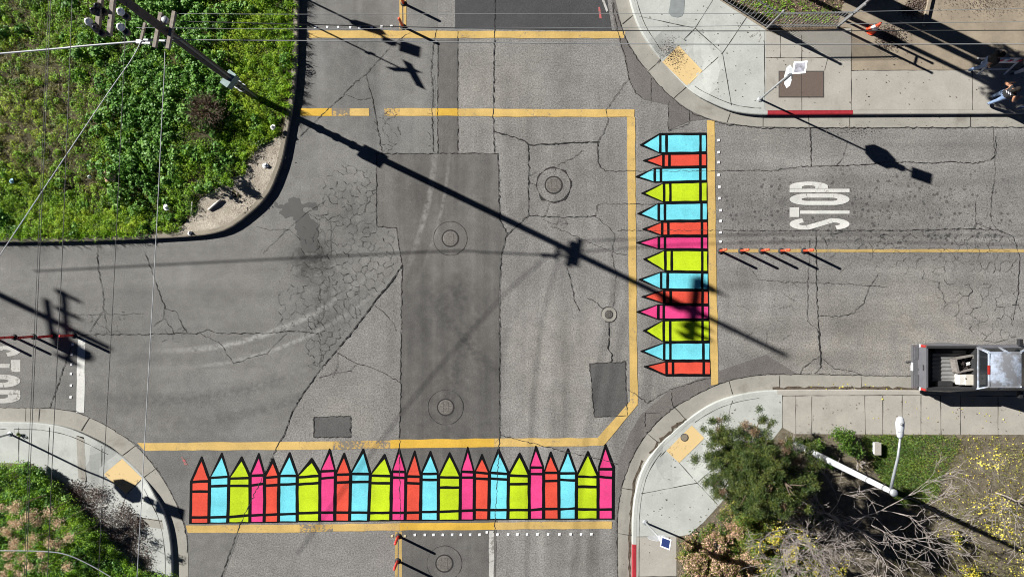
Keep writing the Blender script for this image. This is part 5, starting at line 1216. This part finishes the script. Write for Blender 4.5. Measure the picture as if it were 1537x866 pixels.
def clump_leaves(cpx, zb, rad, hgt, per, size, aspect=.6, upb=1.1):
    """domes of leaves: cpx pixel centres, zb base height, rad (m), hgt (m)"""
    n = len(cpx); k = per
    th = rng.uniform(0, 2 * math.pi, (n, k)); u = np.sqrt(rng.uniform(0, 1, (n, k))); rr = u * rad[:, None]
    c = to_world(cpx, zb)
    x = c[:, 0:1] + rr * np.cos(th); y = c[:, 1:2] + rr * np.sin(th); z = c[:, 2:3] + hgt[:, None] * np.sqrt(np.clip(1 - u * u, 0, 1)) * rng.uniform(.55, 1.05, (n, k)) + .01
    cen = np.stack([x, y, z], 2).reshape(-1, 3)
    sz = (size[:, None] * rng.uniform(.7, 1.3, (n, k))).ravel()
    nr = np.stack([np.cos(th) * u * .8, np.sin(th) * u * .8, np.ones_like(u)], 2).reshape(-1, 3) + rng.normal(size=(n * k, 3)) * .5
    nr /= np.linalg.norm(nr, axis=1, keepdims=True)
    return leaf_mesh(cen, sz, aspect, dirs=nr)
# north-west bank
edge = [(p[0] - 5, p[1] - 3) for p in NW_in]
NWp = [p for p in edge if p[1] > -60 and p[0] > -60] 
NWp = NWp + [(-50, 358), (-50, -50)]
sand = [(236, 356), (262, 348), (282, 335), (294, 322), (305, 300), (330, 285), (352, 270), (372, 262), (378, 235), (398, 216), (424, 200), (450, 190), (440, 260), (380, 340), (300, 370)]
def cover(n, sel, zfn, rad, hgt, per, size, aspect, seed):
    p = scatter(NWp, n); p = p[~in_poly(sand, p)]
    w = sel(p); p = p[rng.uniform(size=len(p)) < w]
    hn = .7 + .6 * (vnoise(p, 40, seed) + .3)
    return clump_leaves(p, zfn(p), rng.uniform(*rad, len(p)), rng.uniform(*hgt, len(p)) * np.clip(hn, .35, 1.6), per, rng.uniform(*size, len(p)), aspect)
def g(p, cx, cy, rx, ry): return np.clip(1.4 - np.hypot((p[:, 0] - cx) / rx, (p[:, 1] - cy) / ry), 0, 1)
dryness = lambda p: np.clip(g(p, 50, 180, 110, 95) * 1.0 + g(p, 150, 270, 70, 40) * .6 + g(p, 30, 60, 90, 60) * .5 + vnoise(p, 30, 3) * .5, 0, 1)
broad = lambda p: np.clip(g(p, 265, 90, 85, 130) + g(p, 215, 230, 60, 90) * .9 + vnoise(p, 26, 5) * .6, 0, 1) * (1 - dryness(p))
bright = lambda p: np.clip(1 - broad(p) * .85, 0, 1) * (1 - dryness(p) * .85)
parts = [
 (cover(3400, bright, nw_z, (.10, .32), (.10, .34), 62, (.045, .085), .38, 11), M['lf_bright']),
 (cover(3600, lambda p: np.clip(g(p, 400, 120, 60, 150) + g(p, 130, 335, 170, 26) * 1.1 + g(p, 20, 300, 50, 60) + vnoise(p, 22, 41) * .9, 0, 1) * (1 - broad(p) * .6), nw_z, (.07, .26), (.10, .36), 60, (.04, .08), .3, 16), M['lf_lime']),
 (cover(2300, lambda p: np.clip(broad(p) * 1.1, 0, 1), nw_z, (.14, .36), (.18, .52), 62, (.07, .13), .85, 12), M['lf_broad']),
 (cover(1500, lambda p: (1 - dryness(p)) * .8, nw_z, (.10, .28), (.05, .22), 50, (.05, .09), .5, 13), M['lf_dark']),
 (cover(5600, lambda p: np.clip(dryness(p) * .9 + .05, 0, 1) * np.clip(.75 + vnoise(p, 9, 31), .15, 1), nw_z, (.06, .2), (.03, .16), 34, (.04, .08), .3, 14), M['lf_olive']),
 (cover(1100, lambda p: np.clip(dryness(p) * .8, 0, 1), nw_z, (.08, .26), (.02, .09), 30, (.05, .10), .18, 15), M['lf_straw'])]
# a fringe of grass hanging over the kerb
fr = [p for p in NW_in if -20 < p[1] < 185] ; q = np.array([(p[0] - 2 + random.gauss(0, 4), p[1] + random.uniform(-3, 3)) for p in fr for _ in range(60)])
fr2 = [p for p in NW_in if -30 < p[0] < 215]; q2 = np.array([(p[0] + random.uniform(-5, 5), p[1] - 2 + random.gauss(0, 3)) for p in fr2 for _ in range(60)])
qq = np.concatenate([q, q2]); parts.append((blade_mesh(to_world(qq, np.full(len(qq), .2)), rng.uniform(.12, .34, len(qq)), .022), M['lf_bright']))
tag(quads_object('ground_cover', parts), kind='stuff')
# small weeds on the sandy verge
def shrub(name, px, py, r, h, n, mat, label, cat='shrub', group=None, size=(.05, .1), aspect=.6, zb=.14, stems=5, lumps=9, stemmat='bark_brown', extra=None):
    root = empty(name, Vector((*XY(px, py), zb)), label, cat, group); b = Vector((*XY(px, py), zb))
    mb = MB(); cs = []
    for k in range(lumps):
        a = random.uniform(0, 6.28); q = math.sqrt(random.random()) * .75
        cs.append((b + Vector((math.cos(a) * q * r, math.sin(a) * q * r, h * random.uniform(.45, .85) * (1 - .4 * q))), r * random.uniform(.28, .5) * (1 if lumps < 15 else .62)))
    for k in range(stems):
        c, _ = cs[k % len(cs)]; mb.tube([b, b + (c - b) * .5 + Vector((random.gauss(0, .04), random.gauss(0, .04), .05)), c], [.025, .018, .008], 5)
    mb.build('stem', M[stemmat], root)
    per = n // len(cs); cen = []
    for c, cr in cs:
        d = rng.normal(size=(per, 3)); d /= np.linalg.norm(d, axis=1, keepdims=True); rr = cr * rng.uniform(.35, 1.08, (per, 1)) ** .6
        cen.append(np.array(c) + d * rr * np.array([1, 1, .75]))
    cen = np.concatenate(cen); cen[:, 2] = np.maximum(cen[:, 2], zb + .02)
    ps = [(leaf_mesh(cen, rng.uniform(*size, len(cen)), aspect, 1.0), M[mat])]
    if extra:
        k = int(len(cen) * extra[1]); ps.append((leaf_mesh(cen[rng.integers(0, len(cen), k)] + rng.normal(size=(k, 3)) * .04, rng.uniform(*size, k), aspect, 1.0), M[extra[0]]))
    quads_object('foliage', ps, root)
    return root
shrub('weed', 355, 272, .38, .42, 700, 'lf_bright', 'round green weed on the edge of the sandy verge', 'weed', size=(.05, .09), zb=.42, lumps=6, extra=('lf_dark', .5))
root = empty('dead_bush', Vector((*XY(322, 175), .45)), 'dead brown bush on the green bank near the pole foot', 'bush')
mb = MB()
for k in range(420):
    a = random.uniform(0, 6.28); q = random.random() ** .6 * .75; p0 = Vector((*XY(322, 175), .62)) + Vector((math.cos(a) * q * .3, math.sin(a) * q * .3, 0)); p1 = p0 + Vector((math.cos(a) * q * .75, math.sin(a) * q * .75, random.uniform(.15, .6)))
    mb.tube([p0, (p0 + p1) / 2 + Vector((random.gauss(0, .05), random.gauss(0, .05), .05)), p1], [.012, .009, .004], 4, cap=False)
mb.build('twigs', plain('dead_twig', (.12, .09, .06), .9, .3), root)
cen = np.array(XY(322, 175) + (.85,)) + rng.normal(size=(2400, 3)) * np.array([.36, .30, .10]); quads_object('dead_leaves', [(leaf_mesh(cen, rng.uniform(.03, .06, 2400)), M['lf_deadpine'])], root)
# litter and sticks on the bank
def stick(a, b_, r, label, mat, z=.24):
    mb = MB(); A_, B_ = Vector((*XY(*a), znw(*a) + .05)), Vector((*XY(*b_), znw(*b_) + .07)); mb.tube([A_, (A_ + B_) / 2 + Vector((.02, .01, .02)), B_], [r, r * 1.05, r * .8], 8); tag(mb.build('stick', mat, None, True), label, 'stick')
stick((317, 316), (336, 301), .05, 'thick pale piece of wood lying on the sandy verge', plain('pale_wood', (.5, .47, .42), .8, .2))
stick((291, 324), (294, 304), .035, 'thin pale stick lying between the weeds and the sand', plain('grey_wood', (.42, .40, .36), .8, .2))
def litter(px, py, s, z, mat, label):
    z = znw(px, py) + (.25 if z > .45 else .04)
    mb = MB(); n = 9; vs = []
    for i in range(4):
        for k in range(n): a = 2 * math.pi * k / n; rr = s * (.15 + .3 * i) * random.uniform(.6, 1.25); vs.append(Vector((*XY(px, py), z)) + Vector((rr * math.cos(a), rr * math.sin(a), (.09 - .028 * i) * random.uniform(.4, 1.5))))
    mb.add(vs, [(i * n + k, (i + 1) * n + k, (i + 1) * n + (k + 1) % n, i * n + (k + 1) % n) for i in range(3) for k in range(n)] + [tuple(range(n - 1, -1, -1))])
    tag(mb.build('litter', mat), label, 'litter')
WP = M['insul_white']
litter(402, 250, .12, .23, WP, 'crumpled white paper on the sandy verge beside the kerb')
litter(340, 275, .11, .3, WP, 'crumpled white bag by the round green weed')
litter(258, 314, .12, .5, WP, 'white plastic bag among the weeds left of the thin stick')
litter(415, 195, .10, .5, WP, 'white litter on the bank beside the pole shadow')
litter(289, 350, .09, .22, WP, 'small white scrap on the sand near the kerb')
litter(180, 268, .3, .6, plain('tan_cardboard', (.50, .33, .22), .9, .2), 'crumpled tan cardboard among the dry grass')
litter(37, 276, .10, .62, plain('pale_blue_plastic', (.35, .55, .65), .6, .2), 'pale blue plastic scrap on the dry slope')
litter(150, 270, .08, .6, WP, 'white scrap beside the crumpled tan cardboard')
# rubble crumbs on the sand
cen = to_world(np.concatenate([rng.normal(size=(120, 2)) * [14, 10] + [368, 300], rng.normal(size=(60, 2)) * [16, 8] + [395, 240]]), np.full(180, .0)); cen[:, 2] = [znw(v[0] * S + CX, CY - v[1] * S) + .03 for v in cen]; tag(quads_object('rubble', [(leaf_mesh(cen, rng.uniform(.02, .07, 180), .8), plain('pale_rubble', (.42, .36, .32), .9, .3))]), kind='stuff')

# south-west bank
SWp = [(-40, 694), (52, 692), (76, 705), (108, 740), (139, 775), (171, 809), (202, 838), (236, 857), (270, 856), (272, 900), (-40, 900)]
def sw_z(p): return .16 + .5 * np.clip((np.hypot(np.minimum(p[:, 0] - 150, 0), np.maximum(p[:, 1] - 760, 0)) / 150), 0, 1)
def cov2(n, rad, hgt, per, size, asp, wf=None):
    p = scatter(SWp, n)
    if wf is not None: p = p[rng.uniform(size=len(p)) < wf(p)]
    return clump_leaves(p, sw_z(p), rng.uniform(*rad, len(p)), rng.uniform(*hgt, len(p)) * np.clip(.9 + .7 * vnoise(p, 25, 21), .4, 1.7), per, rng.uniform(*size, len(p)), asp)
tag(quads_object('ground_cover', [(cov2(1000, (.10, .3), (.15, .5), 70, (.04, .08), .4), M['lf_bright']), (cov2(600, (.12, .3), (.15, .5), 60, (.05, .09), .6), M['lf_broad']), (cov2(500, (.1, .3), (.1, .4), 55, (.04, .08), .5), M['lf_dark'])]), kind='stuff')
# tan seed heads on dry stalks
heads = [(1, 762), (12, 800), (20, 765), (24, 758), (18, 785), (27, 787), (8, 797), (40, 777), (48, 772), (73, 769), (56, 783), (86, 785), (103, 807), (22, 813), (49, 807), (20, 821), (42, 820), (12, 833), (31, 838), (62, 832), (74, 815), (88, 817), (43, 850), (100, 850), (28, 862), (14, 850), (66, 852), (5, 862)]
for hx, hy in heads:
    h = random.uniform(1.5, 2.1); c = P(hx, hy, h); base = Vector((c.x + random.uniform(-.1, .25), c.y + random.uniform(-.2, .2), .4))
    root = empty('dry_seed_head', base, 'tan dry seed head on a bare stalk above the lower green bank', 'seed head', 'dry seed heads over the lower bank')
    mb = MB(); mb.tube([base, (base + c) / 2 + Vector((.03, .02, 0)), c], [.014, .010, .006], 5); mb.build('stalk', plain('dry_stalk', (.28, .21, .12), .9, .2) if 'stalk' not in M else M['stalk'], root)
    n = 320; d = rng.normal(size=(n, 3)); d /= np.linalg.norm(d, axis=1, keepdims=True); s_ = random.uniform(.17, .27)
    quads_object('seed_cluster', [(leaf_mesh(np.array(c) + d * s_ * rng.uniform(.0, 1.05, (n, 1)) * np.array([1.15, 1, .5]), rng.uniform(.03, .06, n), .7), M['lf_umbel'])], root)  # loose dry seeds clustered at the stalk top
# brown leaf litter along the south-west pavement
lp = []
for (x, y), r_ in (((92, 722), 14), ((112, 740), 20), ((130, 752), 24), ((150, 775), 28), ((168, 795), 30), ((185, 815), 28), ((205, 815), 26), ((120, 735), 16), ((190, 770), 22), ((200, 790), 24), ((218, 840), 16), ((150, 740), 14), ((212, 782), 12)):
    lp.append(rng.normal(size=(int(r_ * 42), 2)) * r_ * .5 + [x, y])
lp = np.concatenate(lp); lp = lp[(lp[:, 1] > 694) & (lp[:, 0] < 250)]; lp = lp[in_poly([(73, 705), (100, 722), (135, 712), (165, 730), (200, 760), (230, 790), (245, 850), (240, 862), (195, 848), (130, 785), (95, 745)], lp) | (rng.uniform(size=len(lp)) < .06)]
tag(quads_object('fallen_leaves', [(leaf_mesh(to_world(lp, .165 + rng.uniform(0, .05, len(lp))), rng.uniform(.025, .065, len(lp)), .6, 2.0), M['lf_brown'])]), kind='stuff')
shrub('weed', 34, 651, .11, .22, 90, 'lf_hedge', 'small green weed in the pavement joint by the sign foot', 'weed', size=(.03, .07), lumps=4, zb=.15, aspect=.35)
def drift(blobs, mat, size, z, asp=.6):
    q = np.concatenate([rng.normal(size=(n, 2)) * [rx, ry] + [x, y] for x, y, rx, ry, n in blobs]); return (leaf_mesh(to_world(q, z + rng.uniform(0, .04, len(q))), rng.uniform(*size, len(q)), asp, 2.0), mat)
tag(quads_object('fallen_leaves', [drift([(1332, 55, 9, 7, 700), (1330, 68, 10, 5, 300), (1340, 60, 8, 8, 300), (1367, 14, 9, 7, 550), (1360, 20, 7, 4, 250), (1378, 5, 8, 6, 300)], M['lf_brown'], (.03, .08), .15), drift([(1000, 76, 7, 9, 420), (1012, 86, 6, 8, 160), (1480, 6, 36, 12, 1300), (1400, 180, 60, 5, 60), (1270, 195, 18, 5, 180)], M['lf_brown'], (.02, .05), .15)]), kind='stuff')
q = np.concatenate([scatter([(960, 760), (1000, 690), (1090, 610), (1170, 600), (1170, 640), (1060, 770), (1010, 800), (960, 860)], 90), scatter([(960, 20), (1070, 5), (1145, 50), (1145, 160), (1080, 155), (1000, 90)], 70), scatter([(1150, 60), (1530, 110), (1530, 160), (1150, 160)], 90), scatter([(1175, 600), (1530, 600), (1530, 648), (1190, 648)], 60)])
tag(quads_object('fallen_leaves', [(leaf_mesh(to_world(q, .162 + rng.uniform(0, .01, len(q))), rng.uniform(.03, .08, len(q)), .6, 3.0), M['lf_brown'])]), kind='stuff')
# leaf-strewn yard behind the iron fence
YD = [(1088, 4), (1150, 40), (1250, 38), (1280, -30), (1060, -30)]
q = scatter(YD, 2600); q2 = scatter(YD, 700); q2 = q2[rng.uniform(size=len(q2)) < g(q2, 1150, 12, 50, 18) + g(q2, 1235, 28, 28, 14) * .8 + .08]
q3 = np.repeat(q2, 8, 0) + rng.normal(size=(len(q2) * 8, 2)) * 1.6
tag(quads_object('fallen_leaves', [(leaf_mesh(to_world(q, .14 + rng.uniform(0, .04, len(q))), rng.uniform(.03, .075, len(q)), .6, 2.0), M['lf_brown']), (leaf_mesh(to_world(q[:260], np.full(260, .19)), rng.uniform(.04, .07, 260), .6, 2.0), M['lf_peach'])]), kind='stuff')
tag(quads_object('grass', [(blade_mesh(to_world(q3, np.full(len(q3), .13)), rng.uniform(.06, .14, len(q3)), .02), M['lf_bright'])]), kind='stuff')

# ---- south-east garden
GL = [(1290, 652), (1400, 652), (1440, 656), (1420, 700), (1400, 745), (1350, 760), (1320, 720), (1300, 690)]
q = scatter(GL, 5200); w = np.clip(1.15 - np.abs(q[:, 0] - 1335) / 110 + .25 * vnoise(q, 14, 8), 0, 1); q = q[rng.uniform(size=len(q)) < w]; q = np.repeat(q, 4, 0) + rng.normal(size=(len(q) * 4, 2)) * 1.8; q = q[q[:, 1] > 651]
tag(quads_object('grass', [(blade_mesh(to_world(q, np.full(len(q), .14)), rng.uniform(.05, .12, len(q)), .018), M['lf_hedge']), (blade_mesh(to_world(q[:5000] + rng.normal(size=(5000, 2)) * 2, np.full(5000, .14)), rng.uniform(.04, .1, 5000), .018), M['lf_olive'])]), kind='stuff')
q = scatter([(1390, 652), (1540, 652), (1540, 870), (1330, 870)], 3200); q = q[rng.uniform(size=len(q)) < np.clip(.45 + vnoise(q, 18, 77), 0, 1)]; q = np.repeat(q, 4, 0) + rng.normal(size=(len(q) * 4, 2)) * 2
tag(quads_object('grass', [(blade_mesh(to_world(q, np.full(len(q), .14)), rng.uniform(.04, .1, len(q)), .018), M['lf_olive']), (blade_mesh(to_world(q[::3] + 1, np.full(len(q[::3]), .14)), rng.uniform(.04, .1, len(q[::3])), .016), M['lf_straw'])]), kind='stuff')
q = np.concatenate([scatter([(1300, 652), (1540, 652), (1540, 870), (1380, 870), (1400, 760)], 420), scatter([(1440, 652), (1540, 652), (1540, 800), (1440, 800)], 150), rng.uniform([1300, 596], [1540, 650], size=(30, 2)), rng.uniform([1200, 575], [1370, 583], size=(26, 2))])
tag(quads_object('fallen_leaves', [(leaf_mesh(to_world(q, .155 + rng.uniform(0, .02, len(q))), rng.uniform(.035, .085, len(q)), .85, 3.0), M['lf_yellow'])]), kind='stuff')
q4 = scatter([(1018, 812), (1060, 785), (1105, 738), (1180, 700), (1230, 700), (1230, 880), (1018, 880)], 1500)
tag(quads_object('ground_cover', [(clump_leaves(q4[:420], np.full(420, .14), rng.uniform(.08, .25, 420), rng.uniform(.05, .3, 420), 30, rng.uniform(.04, .08, 420), .5), M['lf_olive']), (clump_leaves(q4[420:760], np.full(340, .14), rng.uniform(.08, .22, 340), rng.uniform(.05, .25, 340), 30, rng.uniform(.04, .08, 340), .6), M['lf_dark']), (clump_leaves(q4[760:1150], np.full(390, .14), rng.uniform(.08, .22, 390), rng.uniform(.03, .15, 390), 18, rng.uniform(.03, .06, 390), .6), M['lf_peach'])]), kind='stuff')
q = np.concatenate([scatter([(1014, 806), (1100, 735), (1172, 645), (1540, 655), (1540, 880), (1014, 880)], 5200)])
tag(quads_object('leaf_mulch', [(leaf_mesh(to_world(q, .145 + rng.uniform(0, .03, len(q))), rng.uniform(.025, .06, len(q)), .6, 2.0), M['lf_brown'])]), kind='stuff')

def pine(px, py, label):
    b = Vector((*XY(px, py), .14)); root = empty('conifer', b, label, 'tree')
    mb = MB(); mb.tube([b, b + Vector((.05, 0, 2)), b + Vector((.1, .05, 4.2)), b + Vector((.1, .05, 5.2))], [.16, .12, .07, .02], 9); mb.build('trunk', M['bark_brown'], root)
    mb = MB(); tips = []
    for k in range(92):
        z = random.uniform(.8, 5.0); a = random.uniform(0, 6.28); u = (z - .8) / 4.2
        R = (1.95 * (1 - u) ** .6 + .25) * (1 + .22 * math.sin(3 * a + 1.1) + .12 * math.sin(5 * a)) * random.uniform(.55, 1.1); R = min(R, 1.75)
        p0 = b + Vector((.08 * u, .03, z - .1)); d = Vector((math.cos(a), math.sin(a), 0)); p1 = p0 + d * R * .55 + Vector((0, 0, .10)); p2 = p0 + d * R + Vector((0, 0, .28))
        mb.tube([p0, p1, p2], [.03, .02, .008], 5, cap=False)
        for q in (1.0, .72, .48):
            if q * R > .35 and random.random() < (1, .9, .6)[int((1 - q) * 3.9)]:
                tips += [(p0 + d * (R * q + random.gauss(0, .12)) + Vector((random.gauss(0, .17), random.gauss(0, .17), .2 * q + random.gauss(0, .10))), random.uniform(.11, .21)) for _ in range(3)]
    mb.build('limbs', M['bark_brown'], root)
    V = [[], []]
    for c, r_ in tips:                       # each tuft: needles standing out from its middle
        n = int(1500 * r_); d = rng.normal(size=(n, 3)); d[:, 2] = np.abs(d[:, 2]) * 1.0 - .25; d /= np.linalg.norm(d, axis=1, keepdims=True)
        cc = np.array(c) + rng.normal(size=(n, 3)) * r_ * .42; L = rng.uniform(.07, .14, (n, 1)); sd = np.cross(d, rng.normal(size=(n, 3))); sd /= np.linalg.norm(sd, axis=1, keepdims=True); sd *= .0085
        V[1 if random.random() < .07 else 0].append(np.stack([cc - sd * .6, cc + d * L * .5 - sd, cc + d * L, cc + d * L * .5 + sd], 1).reshape(-1, 3))
    quads_object('crown', [(np.concatenate(V[0]), M['lf_pine']), (np.concatenate(V[1]), M['lf_deadpine'])], root)
    return root
pine(1106, 678, 'dark bushy conifer overhanging the pale corner pavement')
def bare_tree(px, py, label, hgt, spread, seed, leaves=0, lean=(0, 0), zb=.14, depth=6, mat='bark_grey', rad0=.032, limbs=8):
    r_ = random.Random(seed); b = Vector((*XY(px, py), zb)); root = empty('bare_tree', b, label, 'tree')
    tm, bmz = MB(), MB(); ends = []
    fork = b + Vector((lean[0] * .3, lean[1] * .3, hgt * .28)); tm.tube([b, b + (fork - b) * .5 + Vector((.03, .02, 0)), fork], [rad0 * 1.9, rad0 * 1.6, rad0 * 1.35], 9); tm.build('trunk', M[mat], root)
    def grow(p, d, L, rad, lev):
        pts = [p]; q = p; dd = d.copy()
        for i in range(5):
            dd = (dd + Vector((r_.gauss(0, .085), r_.gauss(0, .085), r_.gauss(0, .05) + (.03 if lev < 3 else 0)))).normalized(); q = q + dd * L / 5; pts.append(q)
        bmz.tube(pts, [max(.0055, rad * (1 - .1 * i)) for i in range(6)], 5 if lev < 3 else 4, cap=False)
        if lev >= depth: ends.append(q); return
        for i in range(r_.choice((3, 4)) if lev < 2 else r_.choice((2, 3, 3))):
            k = r_.choice((2, 3, 4, 5)) if i else 5; a = r_.uniform(0, 6.28); side = dd.cross(Vector((math.cos(a), math.sin(a), r_.uniform(-.3, .6)))).normalized()
            nd = (dd * r_.uniform(.7, 1.1) + side * r_.uniform(.45, .9)).normalized(); nd.z = max(nd.z, -.12) ; grow(pts[k], nd, L * r_.uniform(.58, .82), rad * (.6 if lev < 2 else .66), lev + 1)
    for k in range(limbs):
        a = 2 * math.pi * k / limbs + r_.uniform(-.4, .4); d = Vector((math.cos(a) * spread + lean[0], math.sin(a) * spread + lean[1], .8)).normalized(); grow(fork, d, hgt * .37, rad0, 1)
    bmz.build('branches', M[mat], root)
    if leaves:
        E = np.array([tuple(e) for e in ends]); k = rng.integers(0, len(E), leaves // 40); cen = np.repeat(E[k], 40, 0) + rng.normal(size=(len(k) * 40, 3)) * .17
        quads_object('yellow_leaves', [(leaf_mesh(cen, rng.uniform(.04, .085, len(cen)), .8, .8), M['lf_yellow'])], root)
    return root
bare_tree(1238, 768, 'leafless grey tree with tangled twigs below the white street light', 4.5, 1.0, 4, limbs=6)
bare_tree(1178, 800, 'leafless shrubby tree between the conifer and the yellow shrubs', 3.0, 1.0, 9, 500, depth=6, rad0=.022, limbs=6)
bare_tree(1492, 738, 'nearly leafless tree with yellow leaves left, twigs reaching over the truck', 4.2, 1.0, 15, 2600, depth=6, rad0=.02, limbs=5)
# shrubs
Gs = 'shrubs in the corner garden'
shrub('shrub', 1258, 663, .72, .9, 1700, 'lf_hedge', 'fresh green shrub at the pavement edge beside the conifer', 'shrub', Gs, (.05, .09), .6, lumps=12, extra=('lf_dark', .5))
shrub('shrub', 1212, 662, .55, .9, 1100, 'lf_hedge', 'green shrub wedged between the conifer and the fresh green shrub', 'shrub', Gs, (.05, .09), .6, lumps=9, extra=('lf_dark', .7))
shrub('shrub', 1238, 692, .32, .5, 350, 'lf_broad', 'small blue-green rosette plant under the street light pole', 'shrub', Gs, (.10, .18), .35, lumps=5)
shrub('shrub', 1285, 690, .5, .8, 300, 'lf_straw', 'dry beige twiggy shrub under the street light pole', 'shrub', Gs, (.03, .06), .4, lumps=9, stems=26, stemmat='bark_grey')
for (x, y, r_, hh), nm in zip(((1038, 840, .58, .6), (1070, 814, .62, .65), (1102, 792, .6, .75), (1085, 846, .72, .8), (1125, 836, .6, .8), (1030, 812, .28, .5), (1050, 872, .6, .6)),
    ('low peach-coloured shrub at the pavement edge by the blue solar panel', 'peach-coloured shrub along the diagonal pavement edge', 'orange-tinted dry shrub below the conifer', 'large peach-coloured shrub in the middle of the corner bed', 'peach-coloured shrub next to the green bush under the conifer', 'pink-tinged shrub tip over the pavement by the sign shadow', 'peach-coloured shrub cut off below the low one by the solar panel')):
    shrub('dry_shrub', x, y, r_, hh, int(3300 * r_), 'lf_peach', nm, 'shrub', 'peach-coloured dry shrubs', (.03, .07), .75, lumps=26, stems=20, stemmat='bark_grey', extra=('lf_olive', .55))
for (x, y, r_, hh), nm in zip(((1128, 768, .8, 1.1), (1120, 805, .6, 1.0), (1150, 850, .7, .9)), ('olive green bush directly below the conifer', 'green bush with grey twigs beside the orange-tinted dry shrub', 'green bush next to the yellow shrubs')):
    shrub('shrub', x, y, r_, hh, int(3600 * r_), 'lf_hedge', nm, 'shrub', Gs, (.04, .08), .6, lumps=12, stems=14, stemmat='bark_grey', extra=('lf_olive', .7))
for (x, y, r_, hh, n), nm in zip(((1152, 795, .42, 1.2, 420), (1172, 822, .45, 1.3, 600), (1205, 838, .42, 1.2, 560), (1190, 785, .35, 1.1, 220), (1245, 850, .4, 1.0, 250), (1440, 850, .5, .9, 350), (1420, 800, .3, .8, 160)),
    ('yellow-green shrub beside the olive bush', 'bright yellow shrub left of the bare grey tree', 'bright yellow shrub under the bare grey tree twigs', 'thin yellow shrub between conifer and bare tree', 'sparse yellow shrub below the bare grey tree', 'yellow shrub on the leaf-strewn ground below the leafy tree', 'small yellow shrub on the leaf-strewn ground beside the lamp shadow')):
    shrub('yellow_shrub', x, y, r_, hh, n, 'lf_yellow', nm, 'shrub', 'yellow shrubs', (.05, .09), .8, lumps=9, stems=12, stemmat='bark_grey', extra=('lf_hedge', .35))
c = Vector((*XY(1310, 670), .14)); root = empty('utility_box', c, 'pale utility box standing in the lawn by the street light', 'utility box')
mb = MB(); mb.box(c + Vector((0, 0, .12)), (.22, .46, .24)); mb.build('cabinet', M['white_metal'], root); mb = MB(); mb.box(c + Vector((0, 0, .255)), (.26, .5, .03)); mb.build('cap', M['conc_tan'], root)

# ---- trees beyond the frame whose shadows reach the upper right pavement
def shade_tree(px, py, label, trunk_r, h, cr, cz, n):
    b = Vector((*XY(px, py), .14)); root = empty('shade_tree', b, label, 'tree')
    mb = MB(); mb.tube([b, b + Vector((.1, 0, h * .5)), b + Vector((.1, 0, h))], [trunk_r * 1.15, trunk_r, trunk_r * .8], 12); mb.build('trunk', M['bark_brown'], root)
    cen = []
    for k in range(16):
        d = rng.normal(size=3); d /= np.linalg.norm(d); c = np.array(b) + np.array([0, 0, cz]) + d * cr * .65; m_ = n // 16; e = rng.normal(size=(m_, 3)); cen.append(c + e / np.linalg.norm(e, axis=1, keepdims=True) * cr * .45 * rng.uniform(.4, 1, (m_, 1)))
    quads_object('crown', [(leaf_mesh(np.concatenate(cen), rng.uniform(.1, .22, (n // 16) * 16), .7), M['lf_dark'])], root)
shade_tree(1205, -48, 'thick-trunked tree beyond the yard, seen only as a broad trunk shadow across the paving', .30, 8.5, 2.2, 9.3, 7000)
shade_tree(1146, -32, 'slender tree behind the iron fence, seen only as a thin straight shadow', .09, 9.0, 1.3, 9.6, 2500)
shade_tree(1160, -50, 'tree beyond the yard whose crown shades the walking people', .15, 5.0, 1.25, 5.9, 3600)

# ------------------------------------------------------------------ camera, light, world
cam = bpy.data.cameras.new('camera'); co = bpy.data.objects.new('camera', cam); C.objects.link(co)
cam.sensor_fit = 'HORIZONTAL'; cam.angle = 2 * math.atan((1537 / 2 / S) / H); cam.clip_end = 2000
co.location = (0, 0, H); co.rotation_euler = (0, 0, 0); scene.camera = co
sun = bpy.data.lights.new('sun', 'SUN'); sun.energy = 5.0; sun.angle = math.radians(.53); sun.color = (1.0, .975, .935)
so = bpy.data.objects.new('sun', sun); C.objects.link(so)
d = Vector((SUNX * math.cos(SUNEL), SUNY * math.cos(SUNEL), -math.sin(SUNEL))); so.rotation_euler = d.to_track_quat('-Z', 'Y').to_euler(); so.location = (-20, 10, 40)
w = bpy.data.worlds.new('World'); scene.world = w; w.use_nodes = True
nt = w.node_tree; bg = nt.nodes['Background']; sky = nt.nodes.new('ShaderNodeTexSky'); sky.sky_type = 'NISHITA'; sky.sun_disc = False; sky.air_density = .12; sky.dust_density = .0; sky.ozone_density = 2.0
sky.sun_elevation = SUNEL; sky.sun_rotation = math.atan2(-SUNX, -SUNY); nt.links.new(sky.outputs[0], bg.inputs[0]); bg.inputs[1].default_value = .05
vs_ = scene.view_settings; vs_.view_transform = 'Standard'; vs_.look = 'None'; vs_.gamma = 1; vs_.exposure = 1.13; vs_.use_curve_mapping = False
scene.cycles.filter_width = 1.05; scene.cycles.max_bounces = 5; scene.cycles.diffuse_bounces = 2
